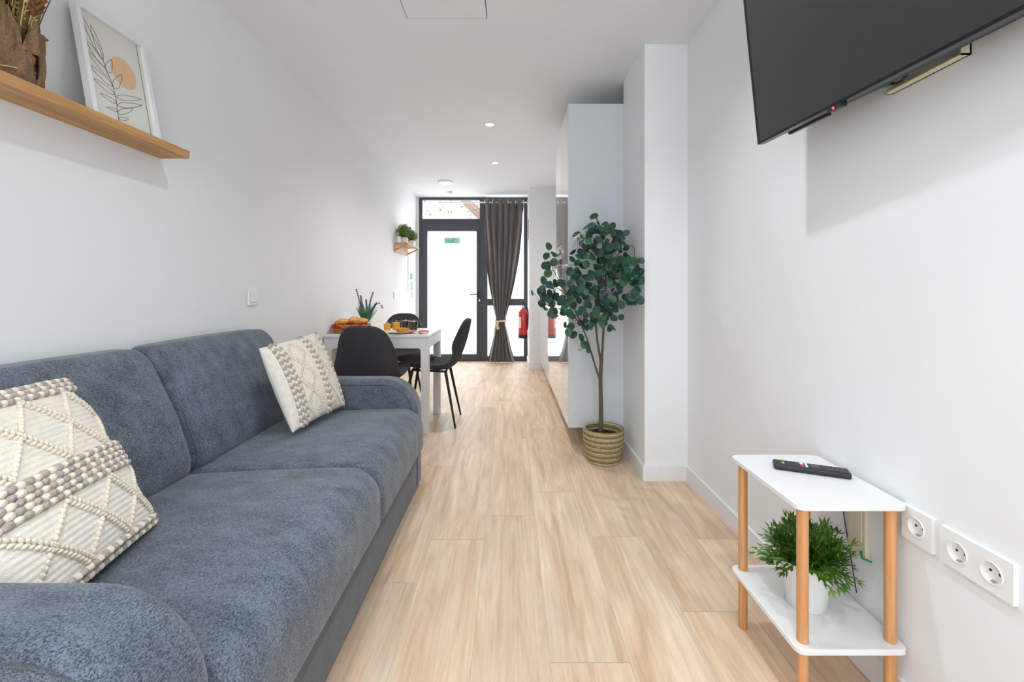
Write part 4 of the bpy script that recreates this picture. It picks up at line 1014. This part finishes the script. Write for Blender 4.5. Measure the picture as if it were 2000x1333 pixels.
MB().lathe([(0.0, 0.165), (0.06, 0.166), (0.106, 0.16), (0.106, 0.10)], n=36, fn=lambda p, a, r, z: (p[0], p[1], p[2] + 0.004 * math.sin(a * 5) * (r > 0.05))).build('soil', 'soil', tree)
S2 = TY / F
def tp(x, y, dy=0.0): return Vector(((x - CX) * (TY + dy) / F - TX, dy, H + (CY - y) * (TY + dy) / F))
mb = MB()
def branch(pts, r0, r1, n_=12):
    P = [tp(*p) for p in pts]; S = []
    for i in range(len(P) - 1):
        p0, p1, p2, p3 = P[max(i - 1, 0)], P[i], P[i + 1], P[min(i + 2, len(P) - 1)]
        for k in range(n_): u = k / n_; S.append(0.5 * ((2 * p1) + (p2 - p0) * u + (2 * p0 - 5 * p1 + 4 * p2 - p3) * u * u + (3 * p1 - p0 - 3 * p2 + p3) * u ** 3))
    S.append(P[-1]); m_ = len(S); mb.tube(S, [r0 + (r1 - r0) * i / (m_ - 1) for i in range(m_)], 8); return S
branch([(1173, 850, 0), (1174, 800, 0), (1173, 740, 0), (1175, 700, 0)], 0.0145, 0.011)
BR = []
BR.append(branch([(1175, 705, 0), (1178, 660, 0), (1181, 600, -.02), (1183, 540, -.02), (1178, 480, 0), (1165, 425, 0.02)], 0.0085, 0.003))
BR.append(branch([(1174, 708, 0), (1166, 660, 0), (1163, 610, 0.02), (1170, 560, 0.03), (1185, 500, 0.03), (1205, 450, 0)], 0.0075, 0.003))
BR.append(branch([(1171, 742, 0), (1158, 700, -.01), (1142, 650, -.03), (1125, 610, -.05), (1110, 580, -.06), (1085, 560, -.08)], 0.007, 0.0025))
BR.append(branch([(1142, 650, -.03), (1130, 628, -.06), (1108, 610, -.09), (1078, 600, -.11), (1055, 590, -.12)], 0.0045, 0.002))
BR.append(branch([(1110, 580, -.06), (1092, 550, -.06), (1078, 520, -.05), (1071, 487, -.05)], 0.003, 0.0015))
BR.append(branch([(1183, 560, -.02), (1205, 540, -.05), (1228, 545, -.08), (1245, 560, -.10)], 0.004, 0.002))
BR.append(branch([(1178, 500, 0), (1150, 470, -.03), (1128, 465, -.05)], 0.003, 0.0015))
BR.append(branch([(1183, 540, -.02), (1205, 500, -.05), (1235, 480, -.1), (1240, 505, -.12)], 0.003, 0.0015))
q = random.Random(21); LV = []
def ok(x, y): 
    return (((x - 1180) / 60) ** 2 + ((y - 535) / 78) ** 2 < 1 or ((x - 1095) / 50) ** 2 + ((y - 583) / 34) ** 2 < 1 or ((x - 1178) / 40) ** 2 + ((y - 470) / 36) ** 2 < 1 or ((x - 1228) / 25) ** 2 + ((y - 550) / 45) ** 2 < 1 or ((x - 1152) / 38) ** 2 + ((y - 615) / 28) ** 2 < 1)
explicit = [(1160, 424), (1146, 446, ), (1168, 439), (1181, 438), (1194, 448), (1203, 452), (1223, 456), (1209, 468), (1224, 485), (1182, 455), (1150, 461), (1135, 462), (1126, 460), (1137, 475), (1118, 492), (1134, 492),
            (1071, 482), (1067, 501), (1081, 498), (1064, 519), (1072, 519), (1082, 513), (1070, 534), (1112, 531), (1117, 507), (1061, 549), (1038, 572), (1056, 566), (1060, 578), (1082, 579), (1112, 577), (1065, 604), (1078, 606), (1084, 620),
            (1242, 529), (1247, 548), (1246, 566), (1235, 580), (1249, 587), (1237, 592), (1190, 642), (1198, 640), (1199, 622), (1148, 640), (1142, 674), (1134, 684), (1110, 650), (1115, 640), (1135, 661), (1150, 685), (1213, 620), (1252, 510), (1105, 635), (1120, 655)]
pts = [(x, y, q.uniform(-.12, .02)) for x, y in explicit]
tries = 0
while len(pts) < 345 and tries < 9000:
    tries += 1; x, y = q.uniform(1040, 1255), q.uniform(430, 660)
    if ok(x, y): pts.append((x, y, q.uniform(-.20, .09)))
allb = [p for S in BR for p in S]
fo = MB()
LM = COLX - SK - TX - 0.012
for (x, y, dy) in pts:
    c = tp(x, y, dy)
    if c.y > -0.26 and c.x > LM - 0.01 and (TY + c.y) > COLY0 - 0.03: # keep clear of the column
        c = tp(x, y, -0.33)
    r = q.uniform(0.019, 0.029)
    near = min(allb, key=lambda p: (p - c).length)
    mid = (near + c) / 2 + Vector((0, 0, 0.012)); 
    if (near - c).length < 0.24: mb.tube([near, mid, c], [0.0012, 0.0009, 0.0007], 4)
    nrm = Vector((q.gauss(0, 0.75), -1.0 + q.gauss(0, 0.5), q.gauss(0.35, 0.5))).normalized()
    a = nrm.cross(Vector((0, 0, 1)))
    a = a.normalized() if a.length > 0.1 else Vector((1, 0, 0)); b = a.cross(nrm).normalized()
    tw = q.uniform(-1.2, 1.2); a, b = a * math.cos(tw) + b * math.sin(tw), -a * math.sin(tw) + b * math.cos(tw)
    vs = [c]; n_ = 14
    for i in range(n_):
        an = 2 * PI * i / n_; rx = math.cos(an) * r * 0.92; ry = math.sin(an) * r * (1.12 if math.sin(an) > 0 else 1.0)
        vs.append(c + a * rx + b * ry + nrm * (abs(rx) * 0.28))
    fo.add(vs, [(0, 1 + i, 1 + (i + 1) % n_) for i in range(n_)], 0 if q.random() < 0.55 else 1)
mb.build('trunk_and_branches', 'bark', tree)
fo.build('foliage', ['leaf', 'leaf2'], tree)

# ------------------------------------------------------------------ side table, remote, potted grass
SX_0, SX_1, SY_0, SY_1 = 0.706, 0.982, 1.115, 1.462
st = thing('side_table', 'two-tier white side table with beech dowel legs against the right wall', 'side table', (0, 0, 0))
def slab(z0, z1, name, R_=0.022):
    mb = MB(); pts = []
    for (cx_, cy_, a0) in ((SX_1 - R_, SY_1 - R_, 0), (SX_0 + R_, SY_1 - R_, PI / 2), (SX_0 + R_, SY_0 + R_, PI), (SX_1 - R_, SY_0 + R_, 3 * PI / 2)):
        for i in range(7): a = a0 + PI / 2 * i / 6; pts.append((cx_, cy_, R_, a))
    rings = [(-0.002, z0), (0, z0 + 0.002), (0, z1 - 0.002), (-0.002, z1)]; n_ = len(pts); vs = []
    for (d, z) in rings:
        for (cx_, cy_, r_, a) in pts: vs.append((cx_ + (r_ + d) * math.cos(a), cy_ + (r_ + d) * math.sin(a), z))
    fs = [(k * n_ + i, k * n_ + (i + 1) % n_, (k + 1) * n_ + (i + 1) % n_, (k + 1) * n_ + i) for k in range(3) for i in range(n_)]
    fs += [tuple(range(n_))[::-1], tuple(range(3 * n_, 4 * n_))]
    mb.add(vs, fs); return mb.build(name, 'white', st)
slab(0.5225, 0.537, 'table_top'); slab(0.168, 0.183, 'lower_shelf')
for (x, y) in ((0.736, 1.145), (0.957, 1.145), (0.736, 1.438), (0.934, 1.438)):
    MB().lathe([(0.0115, 0), (0.0135, 0.003), (0.0135, 0.5225)], (x, y, 0), 20).build('leg', 'beech', st)
# remote
r0, r1 = Vector(((1504 - CX) * 1.36 / F, 1.375)), Vector(((1641 - CX) * 1.30 / F, 1.285))
rl = thing('remote_control', 'black television remote control on top of the side table', 'remote control', (0.873, 1.322, 0.5372), math.atan2(-0.075, 0.17))
RLn, RWd = 0.188, 0.046
MB().rbox((0, 0, 0.009), (RLn / 2, RWd / 2, 0.0085), 0.005, 2, 3).build('body', 'blackpl', rl)
MB().box(-RLn / 2 - 0.0006, -RLn / 2 + 0.002, -0.016, 0.016, 0.004, 0.014, 0, 0.001).build('end_cap', 'btn', rl)
def btn(x, y, m_, w_=0.0035, h_=0.0028): MB().box(x - w_, x + w_, y - h_, y + h_, 0.0172, 0.0190, 0, 0.0008).build('button', m_, rl)
for i, m_ in enumerate(('btnb', 'btny', 'btng', 'btnr')): btn(-0.070, -0.015 + i * 0.010, m_)
for cx_ in (-0.058, -0.048, -0.038):
    for cy_ in (-0.013, 0, 0.013): btn(cx_, cy_, 'btn')
btn(-0.022, -0.01, 'btnr', 0.004, 0.008); btn(-0.022, 0.010, 'btnw', 0.004, 0.008); btn(-0.011, 0, 'btnw', 0.003, 0.017)
MB().lathe([(0.0, 0.0176), (0.011, 0.0176), (0.011, 0.0188), (0.007, 0.019), (0, 0.019)], (0.008, 0, 0), 20).build('button', 'btn', rl)
for cx_ in (0.030, 0.041, 0.052, 0.063, 0.074):
    for cy_ in (-0.013, 0, 0.013): btn(cx_, cy_, 'btn')
btn(0.086, 0.014, 'btnr', 0.003, 0.003)

gp = thing('potted_grass_plant', 'bushy green artificial plant in a white pot on the lower shelf of the side table', 'potted plant', (0.834, 1.285, 0.1834))
MB().lathe([(0.0, 0), (0.049, 0), (0.051, 0.003), (0.064, 0.118), (0.066, 0.121), (0.0655, 0.126), (0.0615, 0.126), (0.058, 0.10)], n=40).build('pot', 'pot', gp)
MB().lathe([(0.0, 0.104), (0.04, 0.105), (0.0575, 0.10)], n=30).build('soil', 'soil', gp)
q = random.Random(9); fo = MB()
for i in range(190):
    a = q.uniform(0, 2 * PI); el = q.uniform(0.28, 1.5) ; r0_ = q.uniform(0, 0.045); b = Vector((r0_ * math.cos(a), r0_ * math.sin(a), 0.105)); L_ = q.uniform(0.075, 0.115) * (0.8 + 0.25 * math.sin(el))
    d = Vector((math.cos(a) * math.cos(el), math.sin(a) * math.cos(el), math.sin(el))); pts = []
    for k in range(7): f_ = k / 6; p = b + d * L_ * f_ + Vector((0, 0, 0.028 * f_ * (1 - f_) - 0.018 * f_ * f_ * math.cos(el))); p.x = min(p.x, 0.143); pts.append(p)
    fo.tube(pts, 0.0009, 4)
    for k in range(2, 7):
        for s_ in (-1, 1, 0):
            if s_ == 0 and k != 6: continue
            t_ = (pts[min(k + 1, 6)] - pts[k - 1]).normalized(); sd = t_.cross(Vector((0, 0, 1))); sd = sd.normalized() if sd.length > 0.1 else Vector((1, 0, 0))
            sd = Matrix.Rotation(k * 1.1, 3, t_) @ sd; dd = (t_ + sd * 0.65 * s_).normalized(); up = dd.orthogonal().normalized() if abs(dd.z) > .95 else dd.cross(Vector((0, 0, 1))).normalized()
            ll = q.uniform(0.020, 0.030); w_ = up * q.uniform(0.0028, 0.0042); p = pts[k]; e_ = p + dd * ll
            if e_.x > 0.150: continue
            fo.add([p, p + dd * ll * 0.45 + w_, e_, p + dd * ll * 0.45 - w_], [(0, 1, 2, 3)])
fo.build('foliage', 'grass', gp, smooth=False)

# ------------------------------------------------------------------ sockets
def ring_disc(mb, y, z, x, r, mi=0): mb.lathe([], n=3) if False else None
def socket(Yc, Zc, n_, label):
    w_ = 0.082 + 0.071 * (n_ - 1)
    t = thing('wall_socket', label, 'socket', (XR, Yc, Zc), 0, 'white wall sockets right of the side table')
    rim = Matrix.Rotation(-PI / 2, 4, 'Y')
    # plate with round openings: built as a grid ring between circle and square
    cs = [(-(n_ - 1) / 2 + k) * 0.071 for k in range(n_)]
    mb = MB(); th = 0.010
    edges = [-w_ / 2] + [(cs[k] + cs[k + 1]) / 2 for k in range(n_ - 1)] + [w_ / 2]; hz_ = 0.041; rc = 0.0225; NN = 40
    for k, c in enumerate(cs):
        y0, y1 = edges[k], edges[k + 1]; inner = []; outer = []
        for i in range(NN):
            a = 2 * PI * i / NN + PI / 4; cy_, cz_ = math.cos(a), math.sin(a)
            inner.append((-th, c + rc * cy_, rc * cz_)); sc_ = 1 / max(abs(cy_), abs(cz_))
            oy = cy_ * sc_; oz = cz_ * sc_
            outer.append((-th, c + (oy * ((y1 - c) if oy > 0 else (c - y0))), oz * hz_))
        mb.add(inner + outer, [(i, (i + 1) % NN, NN + (i + 1) % NN, NN + i) for i in range(NN)])
        mb.add([(0, y, z) for (_, y, z) in outer] + outer, [(i, NN + i, NN + (i + 1) % NN, (i + 1) % NN) for i in range(NN)])
    mb.build('plate', 'switch', t, smooth=False)
    for c in cs:
        def rot(prof):
            m_ = MB().lathe(prof, n=36, caps=False); m_.v = [(-z, x + c, y) for (x, y, z) in m_.v]; return m_
        ins = rot([(0.0, 0.0012), (0.0195, 0.0012), (0.0205, 0.0118), (0.0225, 0.0122), (0.0228, 0.0095)]).build('insert', 'switch', t)
        mb = MB()
        for s_ in (-1, 1): mb.tube([(-0.0010, c + s_ * 0.0095, 0.0), (-0.0022, c + s_ * 0.0095, 0.0)], 0.0028, 10)
        mb.build('pin_hole', 'hole', ins)
        mb = MB(); mb.box(-0.0085, -0.002, c - 0.004, c + 0.004, -0.0195, -0.0175); mb.box(-0.0085, -0.002, c - 0.004, c + 0.004, 0.0175, 0.0195); mb.build('earth_clip', 'steel', ins)
socket(1.103, 0.490, 1, 'single white wall socket right beside the side table')
socket(0.966, 0.488, 2, 'double white wall socket at the right edge of the view')
jb = thing('cable_outlet_box', 'cream cable outlet box on the wall behind the side table', 'cable box', (XR, 1.292, 0.0))
mb = MB(); mb.box(-0.012, 0, -0.034, 0.034, 0.315, 0.522, 0, 0.003); mb.build('housing', 'boxcream', jb)
MB().box(-0.016, -0.012, -0.024, 0.024, 0.36, 0.45, 0, 0.002).build('terminal_block', 'boxcream', jb)
MB().tube([(-0.014, -0.02, 0.335), (-0.022, -0.035, 0.325), (-0.006, -0.05, 0.322)], 0.003, 8).build('green_wire', 'green', jb)
tag(MB().tube([(XR - 0.018, 1.275, 0.50), (XR - 0.030, 1.265, 0.480), (XR - 0.022, 1.285, 0.462)], 0.003, 8).build('black_cable', 'blackpl'), 'short black cable at the cream outlet box behind the side table', 'cable')
tag(MB().tube([(XR - 0.004, 1.345, 0.52), (XR - 0.004, 1.35, 0.40), (XR - 0.006, 1.33, 0.33), (XR - 0.004, 1.3, 0.2)], 0.0015, 6).build('thin_wire', 'blackpl'), 'thin dark wire hanging down the wall behind the side table plant', 'cable')

# ------------------------------------------------------------------ television
tv = thing('television', 'large black television tilted down on the right wall', 'television', (0.830, 1.525, 1.552))
yaw = math.atan2(0.058, 0.745); tilt = math.radians(6.0)
# local frame: x -> along the bottom edge towards the camera, y -> out of the screen (room side), z up the screen
ex = Vector((math.sin(yaw), -math.cos(yaw), 0)); n0 = Vector((-math.cos(yaw), -math.sin(yaw), 0))
ez = (Vector((0, 0, 1)) * math.cos(tilt) + n0 * math.sin(tilt)); ey = ex.cross(ez) ; ey = -ey if ey.dot(n0) < 0 else ey
Mx = Matrix((ex, ey, ez)).transposed().to_4x4()
if Mx.determinant() < 0: pass
tv.matrix_world = Matrix.Translation((0.830, 1.525, 1.552)) @ Mx
TVW, TVH = 1.11, 0.635
mb = MB(); bz = 0.008
mb.box(0, TVW, -0.022, 0, 0, 0.008); mb.box(0, TVW, -0.022, 0, TVH - bz, TVH); mb.box(0, bz, -0.022, 0, 0.008, TVH - bz); mb.box(TVW - bz, TVW, -0.022, 0, 0.008, TVH - bz)
mb.build('bezel', 'bezel', tv, smooth=False)
MB().box(bz, TVW - bz, -0.006, -0.0012, 0.008, TVH - bz).build('screen', 'screen', tv, smooth=False)
mb = MB(); mb.box(0.003, TVW - 0.003, -0.030, -0.008, 0.003, TVH - 0.003)
def tvb(p, q):
    k = (1 - abs(q.x) ** 3)
    return (p.x, min(-0.012, -0.012 + (p.y + 0.012) * k) if p.y < -0.012 else p.y, p.z)
mb.rbox((TVW / 2, -0.032, 0.235), (0.54, 0.026, 0.232), 0.018, 18, 4, 0, tvb)
mb.build('back_cover', 'tvback', tv)
for x in (0.10, 0.80): MB().box(x, x + 0.16, -0.048, -0.034, -0.003, 0.012, 0, 0.003).build('speaker_grille', 'blackpl', tv)
MB().box(0.30, 0.345, -0.020, 0.0, -0.008, 0.001, 0, 0.002).build('sensor_housing', 'blackpl', tv)
MB().sph((0.322, 0.0, -0.004), 0.0035, 10, 8).build('standby_light', 'ledred', tv)
# wall bracket behind
wb = thing('television_bracket', 'black wall bracket holding the television', 'bracket', (XR, 0.97, 1.86))
MB().box(-0.012, 0, -0.2, 0.2, -0.12, 0.12).build('wall_plate', 'blackpl', wb, smooth=False)
mb = MB(); mb.box(-0.06, -0.012, -0.03, 0.03, -0.08, 0.08); mb.build('arm', 'blackpl', wb, smooth=False)
# open cable box on the wall below the television
cb = thing('recessed_cable_box', 'open cream cable box on the wall under the television', 'cable box', (XR, 1.081, 1.630))
mb = MB(); w2, h2, dp = 0.101, 0.056, 0.022; e2 = 0.003
mb.box(-dp, 0, -w2, w2, -h2, -h2 + e2); mb.box(-dp, 0, -w2, w2, h2 - e2, h2); mb.box(-dp, 0, -w2, -w2 + e2, -h2, h2); mb.box(-dp, 0, w2 - e2, w2, -h2, h2); mb.box(-0.004, 0, -w2, w2, -h2, h2)
mb.build('housing', 'boxcream', cb, smooth=False)
mb = MB(); mb.box(-0.020, -0.004, -0.02, 0.02, -0.03, 0.03, 0, 0.002); mb.box(-0.016, -0.004, 0.04, 0.08, -0.03, 0.03, 0, 0.002); mb.build('terminal_block', 'boxcream', cb)
tag(MB().tube([(XR - 0.012, 1.172, 1.596), (XR - 0.04, 1.19, 1.589), (XR - 0.064, 1.20, 1.587), (XR - 0.085, 1.215, 1.60)], 0.0026, 8).build('green_wire', 'green'), 'green wire running from the cream cable box to the television', 'cable')
lp = [Vector(p) for p in ((XR - 0.03, 1.115, 1.632), (XR - 0.065, 1.118, 1.60), (XR - 0.074, 1.108, 1.575), (XR - 0.075, 1.09, 1.560), (XR - 0.075, 1.07, 1.557), (XR - 0.074, 1.052, 1.566), (XR - 0.07, 1.043, 1.585), (XR - 0.05, 1.04, 1.612), (XR - 0.03, 1.04, 1.632))]
sm = []
for i in range(len(lp) - 1):
    p0, p1, p2, p3 = lp[max(i - 1, 0)], lp[i], lp[i + 1], lp[min(i + 2, len(lp) - 1)]
    for k in range(5): u = k / 5; sm.append(0.5 * ((2 * p1) + (p2 - p0) * u + (2 * p0 - 5 * p1 + 4 * p2 - p3) * u * u + (3 * p1 - p0 - 3 * p2 + p3) * u ** 3))
tag(MB().tube(sm, 0.0036, 8).build('power_cable', 'blackpl'), 'black cable looping below the television by the cream box', 'cable')
